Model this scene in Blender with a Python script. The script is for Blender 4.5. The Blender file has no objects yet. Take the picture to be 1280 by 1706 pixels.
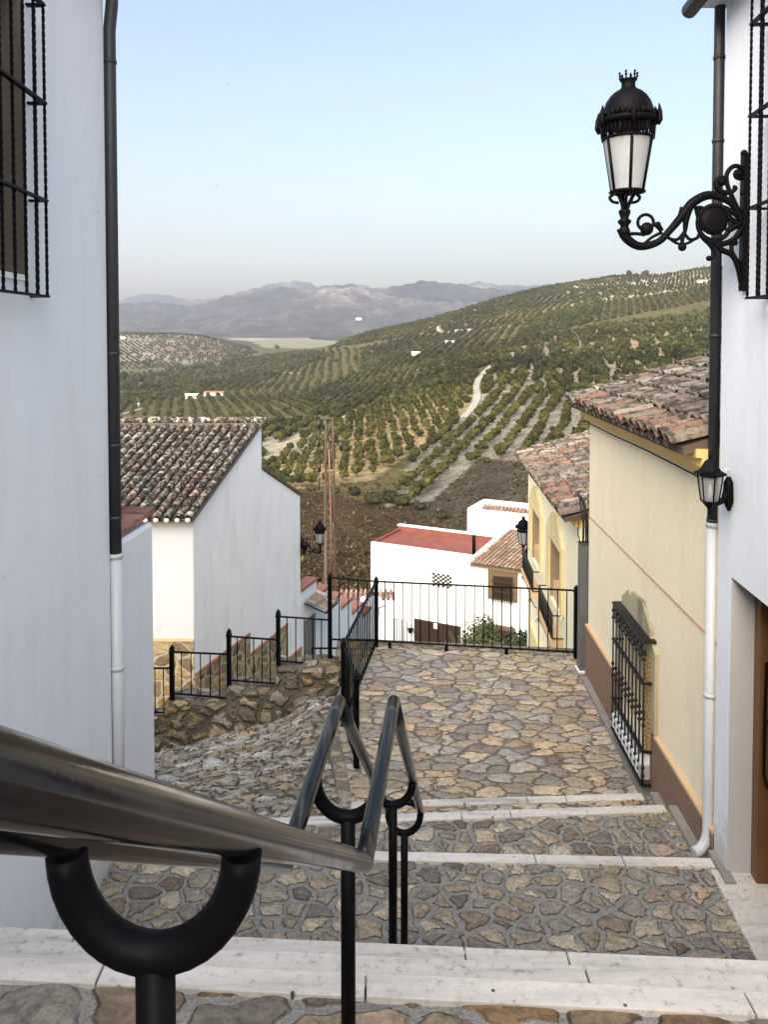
import bpy, math, random
import numpy as np
from mathutils import Vector, Matrix, noise as mnoise
random.seed(7); rng = np.random.default_rng(11)
S = bpy.context.scene; COL = S.collection
R = math.radians
# ---------------------------------------------------------------- picture geometry
FL = 1300.0; PITCH = R(2); cp, sp = math.cos(PITCH), math.sin(PITCH)
def ray(px, py):
    a = (px-640)/FL; b = (605-py)/FL
    return Vector((a, cp+b*sp, -sp+b*cp))
def slope(py):
    v = ray(640, py); return v.z/v.y
def atY(px, py, Y): v = ray(px, py); return v*(Y/v.y)
def atZ(px, py, z): v = ray(px, py); return v*(z/v.z)
def proj(X, Y, Z):
    dep = Y*cp-Z*sp; up = Y*sp+Z*cp
    return 640+FL*X/dep, 605-FL*up/dep
class Wall:
    """vertical wall plane X = A + B*Y; side=-1 faces -X (street), +1 faces +X"""
    def __init__(s, A, B, side): s.A=A; s.B=B; s.side=side
    def p(s, Y, o, z): return Vector((s.A+s.B*Y+s.side*o, Y-s.side*s.B*o, z))
    def hit(s, px, py):
        v = ray(px, py); t = s.A/(v.x-s.B*v.y); return v*t
# ---------------------------------------------------------------- mesh helpers
class MB:
    def __init__(s): s.v=[]; s.f=[]; s.c=None; s.sm=[]
    def add(s, vs, fs, col=None, smooth=False):
        n=len(s.v); s.v+= [tuple(v) for v in vs]; s.f+=[tuple(i+n for i in f) for f in fs]
        s.sm += [smooth]*len(fs)
        if col is not None:
            if s.c is None: s.c=[]
            s.c += [col]*len(fs)
        return s
    def hexa(s, b, t, col=None):
        """b: 4 bottom pts ccw, t: 4 top pts"""
        return s.add(list(b)+list(t), [(3,2,1,0),(4,5,6,7),(0,1,5,4),(1,2,6,5),(2,3,7,6),(3,0,4,7)], col)
    def box(s, x0,x1,y0,y1,z0,z1, col=None):
        return s.hexa([(x0,y0,z0),(x1,y0,z0),(x1,y1,z0),(x0,y1,z0)], [(x0,y0,z1),(x1,y0,z1),(x1,y1,z1),(x0,y1,z1)], col)
    def wbox(s, W, y0,y1,o0,o1,z0,z1, col=None):
        q=lambda z:[W.p(y0,o0,z),W.p(y1,o0,z),W.p(y1,o1,z),W.p(y0,o1,z)]
        return s.hexa(q(z0), q(z1), col)
    def bar(s, a, b, w, h=None, up=(0,0,1), col=None):
        a=Vector(a); b=Vector(b); h=h or w; d=(b-a).normalized(); u=Vector(up)
        if abs(d.dot(u))>.95: u=Vector((0,1,0))
        r=d.cross(u).normalized(); u=r.cross(d).normalized(); r=r*w/2; u=u*h/2
        return s.hexa([a-r-u,a+r-u,a+r+u,a-r+u],[b-r-u,b+r-u,b+r+u,b-r+u],col)
    def tube(s, pts, r, seg=10, closed=False, col=None, caps=True):
        pts=[Vector(p) for p in pts]; n=len(pts); rr = r if hasattr(r,'__len__') else [r]*n
        vs=[]; prev=None
        for i,p in enumerate(pts):
            if closed: d=(pts[(i+1)%n]-pts[i-1])
            elif i==0: d=pts[1]-p
            elif i==n-1: d=p-pts[-2]
            else:
                d=(pts[i+1]-p).normalized()+(p-pts[i-1]).normalized()
            d=d.normalized()
            if prev is None:
                u=Vector((0,0,1)) if abs(d.z)<.9 else Vector((1,0,0))
            else: u=prev
            u=(u-d*u.dot(d)).normalized(); prev=u; w=d.cross(u)
            k=1
            if 0<i<n-1 and not closed:
                e=(p-pts[i-1]).normalized(); c=max(.5,e.dot(d)); 
            vs+= [p+(u*math.cos(2*math.pi*j/seg)+w*math.sin(2*math.pi*j/seg))*rr[i] for j in range(seg)]
        fs=[]
        for i in range(n if closed else n-1):
            for j in range(seg):
                a=i*seg+j; b=i*seg+(j+1)%seg; i2=(i+1)%n
                fs.append((a,b,i2*seg+(j+1)%seg,i2*seg+j))
        s.add(vs,fs,col,True)
        if not closed and caps:
            m=len(s.v)-len(vs)
            s.f.append(tuple(m+j for j in reversed(range(seg)))); s.f.append(tuple(m+(n-1)*seg+j for j in range(seg))); s.sm+=[False,False]
            if s.c is not None and col is not None: s.c+=[col,col]
        return s
    def lathe(s, c, prof, seg=16, smooth=True, col=None, M=None, open_=False):
        """prof: list (r,z)"""
        vs=[];c=Vector(c)
        for r,z in prof:
            for j in range(seg):
                a=2*math.pi*j/seg+math.pi/seg; q=Vector((r*math.cos(a),r*math.sin(a),z))
                if M: q=M@q
                vs.append(c+q)
        fs=[]
        for i in range(len(prof)-1):
            for j in range(seg):
                fs.append((i*seg+j,i*seg+(j+1)%seg,(i+1)*seg+(j+1)%seg,(i+1)*seg+j))
        s.add(vs,fs,col,smooth)
        if not open_:
            m=len(s.v)-len(vs); k=len(prof)-1
            s.f.append(tuple(m+j for j in reversed(range(seg)))); s.f.append(tuple(m+k*seg+j for j in range(seg))); s.sm+=[False,False]
            if s.c is not None and col is not None: s.c+=[col,col]
        return s
    def prism(s, poly, d, col=None):
        poly=[Vector(p) for p in poly]; d=Vector(d); n=len(poly)
        vs=poly+[p+d for p in poly]
        fs=[tuple(range(n)), tuple(reversed(range(n,2*n)))]+[(i,i+n,(i+1)%n+n,(i+1)%n) for i in range(n)]
        return s.add(vs,fs,col)
    def ball(s, c, r, sc=(1,1,1), seg=10, ring=6, col=None):
        prof=[(max(1e-4,r*math.sin(math.pi*i/ring)), -r*math.cos(math.pi*i/ring)) for i in range(ring+1)]
        return s.lathe(c, prof, seg, True, col, Matrix.Diagonal(Vector(sc)))
    def islands(s):
        par=list(range(len(s.v)))
        def fd(a):
            while par[a]!=a: par[a]=par[par[a]]; a=par[a]
            return a
        for f in s.f:
            for b in f[1:]: par[fd(b)]=fd(f[0])
        gr={}
        for i,f in enumerate(s.f): gr.setdefault(fd(f[0]),[]).append(i)
        out=[]
        for ids in gr.values():
            m=MB(); mp={}
            for i in ids:
                for q in s.f[i]:
                    if q not in mp: mp[q]=len(m.v); m.v.append(s.v[q])
                m.f.append(tuple(mp[q] for q in s.f[i])); m.sm.append(s.sm[i])
            out.append(m)
        return out
    def each(s, name, mat, parent=None, bevel=0):
        return [m.build(name,mat,parent,bevel) for m in s.islands()][0]
    def build(s, name, mat, parent=None, bevel=0, rec=True):
        me=bpy.data.meshes.new(name); off=Vector((0,0,0))
        if parent is not None:
            off=Vector(parent.get('_base',(0,0,0)))
        me.from_pydata([(v[0]-off[0],v[1]-off[1],v[2]-off[2]) for v in s.v],[],s.f)
        me.polygons.foreach_set('use_smooth', s.sm)
        if s.c is not None:
            at=me.color_attributes.new('Col','FLOAT_COLOR','CORNER')
            tot=[l for p,c in zip(me.polygons,s.c) for _ in range(p.loop_total) for l in (c[0],c[1],c[2],1)]
            at.data.foreach_set('color',tot)
        me.validate(); me.update()
        import bmesh
        bm=bmesh.new(); bm.from_mesh(me)
        if rec: bmesh.ops.recalc_face_normals(bm, faces=bm.faces)
        bm.to_mesh(me); bm.free()
        me.materials.append(mat)
        o=bpy.data.objects.new(name,me); COL.objects.link(o)
        if parent is not None: o.parent=parent; o['_base']=tuple(off)
        if bevel:
            m=o.modifiers.new('b','BEVEL'); m.width=bevel; m.segments=2; m.limit_method='ANGLE'; m.angle_limit=R(40)
        return o
def tag(o,label=None,cat=None,group=None,kind=None):
    if label: o['label']=label
    if cat: o['category']=cat
    if group: o['group']=group
    if kind: o['kind']=kind
    return o
def thing(name,label,cat,base,group=None):
    o=bpy.data.objects.new(name,None); COL.objects.link(o); o.location=base; o['_base']=tuple(base); o.empty_display_size=.1
    return tag(o,label,cat,group)
def copy_tree(o,parent=None):
    c=o.copy(); COL.objects.link(c)
    if parent: c.parent=parent
    for ch in list(o.children): copy_tree(ch,c)
    return c
# ---------------------------------------------------------------- materials
def mat(name): 
    m=bpy.data.materials.new(name); m.use_nodes=True; nt=m.node_tree; b=nt.nodes['Principled BSDF']; return m,nt,b
def N(nt,t,**k):
    n=nt.nodes.new(t)
    for a,v in k.items():
        if a in n.inputs: n.inputs[a].default_value=v
        else: setattr(n,a,v)
    return n
def L(nt,a,b): nt.links.new(a,b)
def ramp(nt,fac,stops,interp='LINEAR'):
    r=nt.nodes.new('ShaderNodeValToRGB'); cr=r.color_ramp; cr.interpolation=interp
    while len(cr.elements)<len(stops): cr.elements.new(.5)
    for e,(p,c) in zip(cr.elements,stops): e.position=p; e.color=(c[0],c[1],c[2],1) if hasattr(c,'__len__') else (c,c,c,1)
    if fac is not None: L(nt,fac,r.inputs[0])
    return r
def mix(nt,f,a,b,mode='MIX'):
    n=nt.nodes.new('ShaderNodeMix'); n.data_type='RGBA'; n.blend_type=mode
    for i,v in ((0,f),(6,a),(7,b)):
        if hasattr(v,'links'): L(nt,v,n.inputs[i])
        elif i==0: n.inputs[0].default_value=v
        else: n.inputs[i].default_value=(v[0],v[1],v[2],1)
    return n.outputs[2]
def tex(nt,scale,detail=5,rough=.55,vec=None,dist=0):
    n=N(nt,'ShaderNodeTexNoise'); n.inputs['Scale'].default_value=scale; n.inputs['Detail'].default_value=detail; n.inputs['Roughness'].default_value=rough; n.inputs['Distortion'].default_value=dist
    if vec is None:
        tc=N(nt,'ShaderNodeTexCoord'); vec=tc.outputs['Object']
    L(nt,vec,n.inputs['Vector']); return n
def mapping(nt,sc=(1,1,1),rot=(0,0,0)):
    tc=N(nt,'ShaderNodeTexCoord'); mp=N(nt,'ShaderNodeMapping'); mp.inputs['Scale'].default_value=sc; mp.inputs['Rotation'].default_value=rot
    L(nt,tc.outputs['Object'],mp.inputs['Vector']); return mp.outputs[0]
def bump(nt,h,b,strength=.3,dist=.01):
    n=N(nt,'ShaderNodeBump'); n.inputs['Strength'].default_value=strength; n.inputs['Distance'].default_value=dist
    L(nt,h,n.inputs['Height']); L(nt,n.outputs[0],b.inputs['Normal']); return n
def m_plain(name,col,rough=.6,metal=0,var=.15,sc=6,bs=.2,bd=.003):
    m,nt,b=mat(name); n=tex(nt,sc,6)
    c=mix(nt,n.outputs[0],[x*(1-var) for x in col],[min(1,x*(1+var)) for x in col]); L(nt,c,b.inputs['Base Color'])
    b.inputs['Roughness'].default_value=rough; b.inputs['Metallic'].default_value=metal
    n2=tex(nt,sc*12,4); bump(nt,n2.outputs[0],b,bs,bd); return m
def m_plaster(name,col,dirt=(.45,.42,.36),amount=.35,rough=.85,splash=False):
    m,nt,b=mat(name)
    n=tex(nt,1.3,7,.6); n3=tex(nt,3.0,6,.65,mapping(nt,(1,1,.18)))
    r=ramp(nt,n3.outputs[0],[(.5,0),(.8,1)])
    mul=N(nt,'ShaderNodeMath',operation='MULTIPLY'); L(nt,r.outputs[0],mul.inputs[0]); mul.inputs[1].default_value=amount
    c1=mix(nt,n.outputs[0],[x*.93 for x in col],[min(.95,x*1.04) for x in col])
    c=mix(nt,mul.outputs[0],c1,dirt)
    cw=tex(nt,1.7,5,.6); cv=N(nt,'ShaderNodeTexVoronoi',feature='DISTANCE_TO_EDGE'); cv.inputs['Scale'].default_value=.55
    ca=N(nt,'ShaderNodeVectorMath',operation='ADD'); tc=N(nt,'ShaderNodeTexCoord'); L(nt,tc.outputs['Object'],ca.inputs[0]); L(nt,cw.outputs['Color'],ca.inputs[1]); L(nt,ca.outputs[0],cv.inputs['Vector'])
    cr_=ramp(nt,cv.outputs['Distance'],[(.0015,1),(.004,0)]); cm=tex(nt,.8,2); cmr=ramp(nt,cm.outputs[0],[(.5,0),(.6,.55)])
    cx=N(nt,'ShaderNodeMath',operation='MULTIPLY'); L(nt,cr_.outputs[0],cx.inputs[0]); L(nt,cmr.outputs[0],cx.inputs[1]); c=mix(nt,cx.outputs[0],c,[x*.55 for x in col])
    if splash:   # muddy splash marks and flaking low on the wall
        sx_=N(nt,'ShaderNodeSeparateXYZ'); tc2=N(nt,'ShaderNodeTexCoord'); L(nt,tc2.outputs['Object'],sx_.inputs[0]); ns=tex(nt,6,8,.75)
        ma=N(nt,'ShaderNodeMath',operation='MULTIPLY_ADD'); L(nt,ns.outputs[0],ma.inputs[0]); ma.inputs[1].default_value=-1.1; L(nt,sx_.outputs[2],ma.inputs[2])
        rs_=ramp(nt,ma.outputs[0],[(0,.55),(.22,0)]); rs_.inputs[0].default_value=0
        of=N(nt,'ShaderNodeMath',operation='ADD'); L(nt,ma.outputs[0],of.inputs[0]); of.inputs[1].default_value=.42; L(nt,of.outputs[0],rs_.inputs[0])
        c=mix(nt,rs_.outputs[0],c,(.40,.35,.28))
    L(nt,c,b.inputs['Base Color']); b.inputs['Roughness'].default_value=rough
    a=tex(nt,9,6,.6); a2=tex(nt,90,3,.6)
    ad=N(nt,'ShaderNodeMath',operation='MULTIPLY_ADD'); L(nt,a2.outputs[0],ad.inputs[0]); ad.inputs[1].default_value=.12; L(nt,a.outputs[0],ad.inputs[2])
    lo_=tex(nt,2.2,3,.5); a3=N(nt,'ShaderNodeMath',operation='MULTIPLY_ADD'); L(nt,lo_.outputs[0],a3.inputs[0]); a3.inputs[1].default_value=1.6; L(nt,ad.outputs[0],a3.inputs[2]); bump(nt,a3.outputs[0],b,.32,.014); return m
def m_stone(name,scale,cols,mortar,mw=(.02,.05),stretch=(1,1,1),rot=0,warp=.12,dims='2D',bs=.8,bd=.02,rnd=1.0,patch=None,rough=.75,disp=0,gain=1):
    """irregular stones set in mortar"""
    m,nt,b=mat(name); vec=mapping(nt,stretch,(0,0,rot))
    nz=tex(nt,scale*1.6,3,.5,vec)
    sub=N(nt,'ShaderNodeVectorMath',operation='SUBTRACT'); L(nt,nz.outputs['Color'],sub.inputs[0]); sub.inputs[1].default_value=(.5,.5,.5)
    scl=N(nt,'ShaderNodeVectorMath',operation='SCALE'); L(nt,sub.outputs[0],scl.inputs[0]); scl.inputs['Scale'].default_value=warp/scale*4
    add=N(nt,'ShaderNodeVectorMath',operation='ADD'); L(nt,vec,add.inputs[0]); L(nt,scl.outputs[0],add.inputs[1])
    vs=[]
    for ft in ('F1','DISTANCE_TO_EDGE'):
        v=N(nt,'ShaderNodeTexVoronoi',voronoi_dimensions=dims,feature=ft); v.inputs['Scale'].default_value=scale; v.inputs['Randomness'].default_value=rnd
        L(nt,add.outputs[0],v.inputs['Vector']); vs.append(v)
    sep=N(nt,'ShaderNodeSeparateColor'); L(nt,vs[0].outputs['Color'],sep.inputs[0])
    # edge width varies stone by stone and along the edge
    en=tex(nt,scale*5,5,.65,vec); e1=N(nt,'ShaderNodeMath',operation='MULTIPLY_ADD'); L(nt,en.outputs[0],e1.inputs[0]); e1.inputs[1].default_value=-(mw[1]-mw[0])*1.6; L(nt,vs[1].outputs['Distance'],e1.inputs[2])
    e2=N(nt,'ShaderNodeMath',operation='MULTIPLY_ADD'); L(nt,sep.outputs[1],e2.inputs[0]); e2.inputs[1].default_value=-(mw[1]-mw[0])*1.2; L(nt,e1.outputs[0],e2.inputs[2])
    mask=ramp(nt,e2.outputs[0],[(max(0,mw[0]-.004),0),(mw[0]+.012,1)])
    k=len(cols); cols=[tuple(min(.8,x*gain) for x in c) for c in cols]; stone=ramp(nt,sep.outputs[0],[(i/k,c) for i,c in enumerate(cols)],'CONSTANT')
    bri=N(nt,'ShaderNodeMath',operation='MULTIPLY_ADD'); L(nt,sep.outputs[2],bri.inputs[0]); bri.inputs[1].default_value=.55; bri.inputs[2].default_value=.72
    st=N(nt,'ShaderNodeVectorMath',operation='SCALE'); L(nt,stone.outputs[0],st.inputs[0]); L(nt,bri.outputs[0],st.inputs['Scale'])
    gn=tex(nt,scale*3.2,8,.68,vec,1.2); gr=ramp(nt,gn.outputs[0],[(.32,.5),(.5,.98),(.72,1.4)])
    st2=mix(nt,1.0,st.outputs[0],gr.outputs[0],'MULTIPLY')
    fn=tex(nt,60,5,.7); fr=ramp(nt,fn.outputs[0],[(.3,.72),(.7,1.25)])
    st3=mix(nt,1.0,st2,fr.outputs[0],'MULTIPLY')
    mn=tex(nt,14,6,.7); mo=mix(nt,mn.outputs[0],[x*.6 for x in mortar],[x*1.35 for x in mortar]); gg=tex(nt,120,4,.8); gq=ramp(nt,gg.outputs[0],[(.35,.6),(.5,1),(.62,1.3)]); mo=mix(nt,1.0,mo,gq.outputs[0],'MULTIPLY')
    c=mix(nt,mask.outputs[0],mo,st3)
    if patch:
        pn=tex(nt,1.1,6,.6); pr=ramp(nt,pn.outputs[0],[(.5,0),(.68,patch[1])]); c=mix(nt,pr.outputs[0],c,patch[0])
    L(nt,c,b.inputs['Base Color']); b.inputs['Roughness'].default_value=rough; b.inputs['Specular IOR Level'].default_value=.22
    hs=ramp(nt,e2.outputs[0],[(max(0,mw[0]-.01),0),(mw[0]+.03,.7),(mw[0]+.2,1)])
    h2=N(nt,'ShaderNodeMath',operation='MULTIPLY_ADD'); L(nt,gn.outputs[0],h2.inputs[0]); h2.inputs[1].default_value=.9; L(nt,hs.outputs[0],h2.inputs[2])
    h3=N(nt,'ShaderNodeMath',operation='MULTIPLY_ADD'); L(nt,fn.outputs[0],h3.inputs[0]); h3.inputs[1].default_value=.22; L(nt,h2.outputs[0],h3.inputs[2])
    h4=N(nt,'ShaderNodeMath',operation='MULTIPLY_ADD'); L(nt,sep.outputs[2],h4.inputs[0]); h4.inputs[1].default_value=.35; L(nt,h3.outputs[0],h4.inputs[2])
    bump(nt,h4.outputs[0],b,bs,bd)
    if disp:
        dh=N(nt,'ShaderNodeMath',operation='MULTIPLY_ADD'); L(nt,sep.outputs[2],dh.inputs[0]); dh.inputs[1].default_value=.45; L(nt,hs.outputs[0],dh.inputs[2])
        dn=N(nt,'ShaderNodeDisplacement'); dn.inputs['Midlevel'].default_value=1.3; dn.inputs['Scale'].default_value=disp; L(nt,dh.outputs[0],dn.inputs['Height'])
        L(nt,dn.outputs[0],nt.nodes['Material Output'].inputs['Displacement']); m.displacement_method='BOTH'
    return m
def m_tile(name,tint=1.0,lichen=.55,dark=(.035,.03,.025),lc=1.0):
    m,nt,b=mat(name); at=N(nt,'ShaderNodeVertexColor'); at.layer_name='Col'
    n=tex(nt,9,8,.72); r=ramp(nt,n.outputs[0],[(.36+.12*lichen,1),(.43+.12*lichen,0)])
    n2=tex(nt,23,6,.7); r2=ramp(nt,n2.outputs[0],[(.58,0),(.68,lichen)])
    n3=tex(nt,50,5,.7); r3=ramp(nt,n3.outputs[0],[(.3,.7),(.7,1.25)])
    c=mix(nt,1.0,at.outputs[0],r3.outputs[0],'MULTIPLY')
    k=N(nt,'ShaderNodeMath',operation='MULTIPLY'); L(nt,r.outputs[0],k.inputs[0]); k.inputs[1].default_value=min(1,lichen*1.5)
    c=mix(nt,k.outputs[0],c,dark); c=mix(nt,r2.outputs[0],c,(.42*lc,.40*lc,.32*lc))
    L(nt,c,b.inputs['Base Color']); b.inputs['Roughness'].default_value=.9
    bump(nt,n2.outputs[0],b,.7,.012); return m
M={}
M['white']=m_plaster('white_limewash',(.77,.81,.87),(.5,.48,.44),.20)
M['whitebase']=m_plaster('white_limewash_splashed',(.77,.81,.87),(.5,.48,.44),.26,splash=True)
M['whitefar']=m_plaster('white_limewash_bright',(.82,.82,.80),(.6,.57,.5),.1)
M['whitefront']=m_plaster('white_paint_toned_down',(.52,.53,.54),(.6,.57,.5),.1)  # white darkened to offset the sun on the gabled house front
M['whiteold']=m_plaster('white_limewash_weathered',(.86,.87,.88),(.45,.43,.40),.40)
M['cream']=m_plaster('cream_plaster',(.90,.80,.58),(.55,.46,.33),.25)
M['cream2']=m_plaster('pale_yellow_plaster',(.90,.84,.60),(.6,.5,.33),.12)
M['yellow']=m_plaster('ochre_yellow_paint',(.78,.54,.20),(.36,.22,.07),.3)
M['yellow2']=m_plaster('pale_yellow_surround',(.74,.62,.32),(.30,.25,.14),.45)
M['stonesur']=m_plaster('mossy_yellow_surround',(.42,.37,.24),(.12,.115,.085),1.0)
M['ochre']=m_plain('ochre_trim',(.50,.27,.06))
M['peach']=m_plain('peach_trim',(.62,.42,.24))
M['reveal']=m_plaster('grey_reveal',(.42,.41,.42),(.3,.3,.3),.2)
M['iron']=m_plain('black_iron',(.004,.004,.005),.45,.0,.3,20,.15,.001); M['iron'].node_tree.nodes['Principled BSDF'].inputs['Specular IOR Level'].default_value=.05
M['irongrey']=m_plain('dark_grey_iron',(.014,.014,.014),.5,.3,.3,20,.2,.001)
M['pipe']=m_plain('dark_slate_pipe',(.022,.025,.030),.5,.0,.25,12,.15,.002)
M['pipew']=m_plain('white_painted_pipe',(.50,.52,.55),.45,0,.04,8,.1,.002)
M['wood']=m_plain('brown_wood',(.13,.06,.022),.5,0,.4,5)
M['darkwood']=m_plain('dark_wood',(.035,.022,.014),.5,0,.3,5)
M['brownbars']=m_plain('brown_metal_slats',(.035,.019,.012),.5,0,.3,5)
M['brownsur']=m_plain('brown_window_surround',(.13,.082,.04),.8)
M['greybox']=m_plain('grey_metal_casing',(.13,.135,.14),.55,.2,.35,5)
M['redroof']=m_plain('red_waterproofing',(.19,.055,.04),.85,0,.5,1.5)
M['claytop']=m_plain('clay_coping',(.30,.13,.085),.9,0,.35,8)
M['glassl']=None
M['galv']=m_plain('weathered_steel',(.085,.065,.05),.7,.2,.3)
M['cabler']=m_plain('orange_red_cable',(.12,.03,.02),.6)
M['insul']=m_plain('dark_insulator',(.02,.018,.018),.3)
M['curtain']=m_plain('grey_curtain',(.25,.28,.28),.8)
M['black']=m_plain('black_rubber_cable',(.012,.012,.012),.6)
M['bark']=m_plain('olive_bark',(.12,.09,.065),.95,0,.3,10)
M['road']=m_plain('pale_track',(.30,.275,.24),.95,0,.12,.3)
M['farm']=m_plain('far_white_wall',(.50,.49,.46),.8)
M['farmroof']=m_plain('far_red_roof',(.33,.11,.07),.8)
M['roofbase']=m_plain('dark_roof_bedding',(.10,.075,.055),.95)
M['tileA']=m_tile('old_clay_tiles_mossy',1,1.15,(.022,.019,.016))
M['tileB']=m_tile('old_clay_tiles_lichen',1,.75,(.05,.04,.03),.7)
M['tileC']=m_tile('old_clay_tiles_light',1,.45,(.07,.05,.035))
def m_marble():
    m,nt,b=mat('worn_marble'); v=mapping(nt,(.35,3,3)); n=tex(nt,3,8,.7,v); n2=tex(nt,26,6,.75)
    r=ramp(nt,n.outputs[0],[(.3,(.30,.28,.25)),(.46,(.52,.49,.45)),(.6,(.60,.565,.52)),(.75,(.68,.64,.60))])
    r2=ramp(nt,n2.outputs[0],[(.30,.35),(.43,.95),(.7,1.1)]); c=mix(nt,1.0,r.outputs[0],r2.outputs[0],'MULTIPLY')
    sv=N(nt,'ShaderNodeTexVoronoi',voronoi_dimensions='2D'); sv.inputs['Scale'].default_value=3.2; tc=N(nt,'ShaderNodeTexCoord'); L(nt,tc.outputs['Object'],sv.inputs['Vector'])
    sr=ramp(nt,sv.outputs['Distance'],[(.015,.1),(.026,1)]); c=mix(nt,1.0,c,sr.outputs[0],'MULTIPLY')
    L(nt,c,b.inputs['Base Color']); b.inputs['Roughness'].default_value=.55; bump(nt,n2.outputs[0],b,.35,.004); return m
M['marble']=m_marble()
M['pave_near']=m_stone('cobbles_in_grey_mortar',6.0,[(.33,.27,.20),(.26,.235,.205),(.37,.305,.22),(.24,.185,.14),(.30,.27,.225),(.40,.345,.265),(.19,.165,.145)],(.33,.315,.29),(.02,.085),(1,1.2,1),0,.16,'2D',1.0,.035,disp=.016,gain=1.22)
M['pave_top']=m_stone('brown_slabs_in_mortar',3.1,[(.27,.20,.125),(.25,.165,.095),(.22,.195,.165),(.29,.22,.15)],(.28,.27,.25),(.02,.055),(1,1.2,1),.1,.10,'2D',.9,.03,disp=.014)
M['pave_land']=m_stone('crazy_paving',4.1,[(.34,.27,.185),(.28,.245,.20),(.38,.285,.19),(.27,.245,.215),(.37,.30,.21),(.32,.28,.225),(.40,.315,.22),(.23,.19,.16),(.36,.30,.225),(.30,.27,.235)],(.24,.215,.18),(.004,.024),(1,1.65,1),.12,.26,'2D',1.0,.03,patch=((.36,.34,.30),.6),disp=.010,gain=1.35)
M['pave_ramp']=m_stone('pale_ramp_stones',6.0,[(.46,.41,.33),(.42,.37,.30),(.33,.29,.24),(.54,.50,.43),(.46,.34,.22),(.40,.35,.28),(.58,.54,.48)],(.20,.175,.14),(.01,.055),(.85,1.5,1),-.35,.38,'2D',1.0,.06,disp=.030,gain=1.2)
M['wallstone']=m_stone('rubble_wall',4.6,[(.27,.20,.11),(.21,.165,.11),(.31,.25,.165),(.18,.145,.11),(.28,.19,.09),(.30,.26,.20)],(.17,.14,.10),(.03,.08),(1,1,1.15),0,.18,'3D',1.0,.04,patch=((.08,.07,.055),.5),disp=.016,gain=1.3)
M['dadostone']=m_stone('dado_stone',3.1,[(.30,.20,.08),(.24,.175,.10),(.36,.27,.14),(.17,.12,.07)],(.42,.36,.26),(.02,.055),(1,1,1.1),0,.12,'3D',.7,.03)
M['kerb']=m_stone('kerb_stones',9,[(.25,.2,.14),(.3,.24,.16),(.2,.17,.14)],(.18,.16,.13),(.02,.05),(.5,1,1),0,.1,'2D',.8,.02)
def m_dadotile():
    m,nt,b=mat('brown_patterned_tiles'); tc=N(nt,'ShaderNodeTexCoord'); s=N(nt,'ShaderNodeSeparateXYZ'); L(nt,tc.outputs['Object'],s.inputs[0])
    w=N(nt,'ShaderNodeMath',operation='MULTIPLY'); L(nt,s.outputs[2],w.inputs[0]); w.inputs[1].default_value=150
    sn=N(nt,'ShaderNodeMath',operation='SINE'); L(nt,w.outputs[0],sn.inputs[0])
    n=tex(nt,11,3,.5,None,1.5); add=N(nt,'ShaderNodeMath',operation='MULTIPLY_ADD'); r=ramp(nt,n.outputs[0],[(.47,-0.0),(.5,1),(.53,0)])
    L(nt,r.outputs[0],add.inputs[0]); add.inputs[1].default_value=1.2; L(nt,sn.outputs[0],add.inputs[2])
    rr=ramp(nt,add.outputs[0],[(.1,(.17,.10,.065)),(.9,(.29,.185,.125))])
    g=tex(nt,30,4); c=mix(nt,.35,rr.outputs[0],g.outputs['Color'],'OVERLAY')
    cc=mix(nt,.0,rr.outputs[0],c); L(nt,rr.outputs[0],b.inputs['Base Color']); b.inputs['Roughness'].default_value=.6; bump(nt,add.outputs[0],b,.25,.004); return m
M['dado']=m_dadotile()
def m_rail():
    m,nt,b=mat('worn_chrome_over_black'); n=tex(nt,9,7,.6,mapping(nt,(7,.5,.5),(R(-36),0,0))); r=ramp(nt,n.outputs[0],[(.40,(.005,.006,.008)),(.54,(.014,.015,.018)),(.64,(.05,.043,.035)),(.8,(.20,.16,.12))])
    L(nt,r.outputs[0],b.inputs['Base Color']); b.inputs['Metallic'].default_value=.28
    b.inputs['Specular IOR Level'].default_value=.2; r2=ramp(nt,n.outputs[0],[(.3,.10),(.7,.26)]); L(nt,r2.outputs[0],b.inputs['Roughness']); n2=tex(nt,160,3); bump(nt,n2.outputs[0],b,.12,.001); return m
M['rail']=m_rail()
def m_frost(name,alpha):
    m,nt,b=mat(name); b.inputs['Base Color'].default_value=(.45,.48,.5,1); b.inputs['Roughness'].default_value=.35
    b.inputs['Alpha'].default_value=alpha; n=tex(nt,8); L(nt,mix(nt,n.outputs[0],(.30,.325,.34),(.52,.55,.56)),b.inputs['Base Color']); 
    b.inputs['Transmission Weight'].default_value=.35; return m
M['frost']=m_frost('frosted_lamp_glass',.92); M['glass']=m_frost('dusty_clear_glass',.45)
def m_leaf(name,c1,c2,sc):
    m,nt,b=mat(name); n=tex(nt,sc,4); at=N(nt,'ShaderNodeObjectInfo')
    g=N(nt,'ShaderNodeNewGeometry')
    r=ramp(nt,n.outputs[0],[(.3,c1),(.7,c2)]); r2=ramp(nt,g.outputs['Random Per Island'],[(0,.55),(1,1.5)])
    c=mix(nt,1.0,r.outputs[0],r2.outputs[0],'MULTIPLY')
    if name=='olive_foliage_far':
        vc=N(nt,'ShaderNodeVertexColor'); vc.layer_name='Col'; r2.color_ramp.elements[0].color=(.75,.75,.75,1); r2.color_ramp.elements[1].color=(1.25,1.25,1.25,1); c=mix(nt,1.0,c,vc.outputs[0],'MULTIPLY')
    else:
        r3=ramp(nt,at.outputs['Random'],[(0,(.6,.68,.7)),(1,(1.4,1.3,1.1))]); c=mix(nt,1.0,c,r3.outputs[0],'MULTIPLY')
    L(nt,c,b.inputs['Base Color']); b.inputs['Roughness'].default_value=.7; b.inputs['Specular IOR Level'].default_value=.12
    return m
M['olive']=m_leaf('olive_foliage',(.027,.030,.008),(.064,.062,.018),.6)
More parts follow.
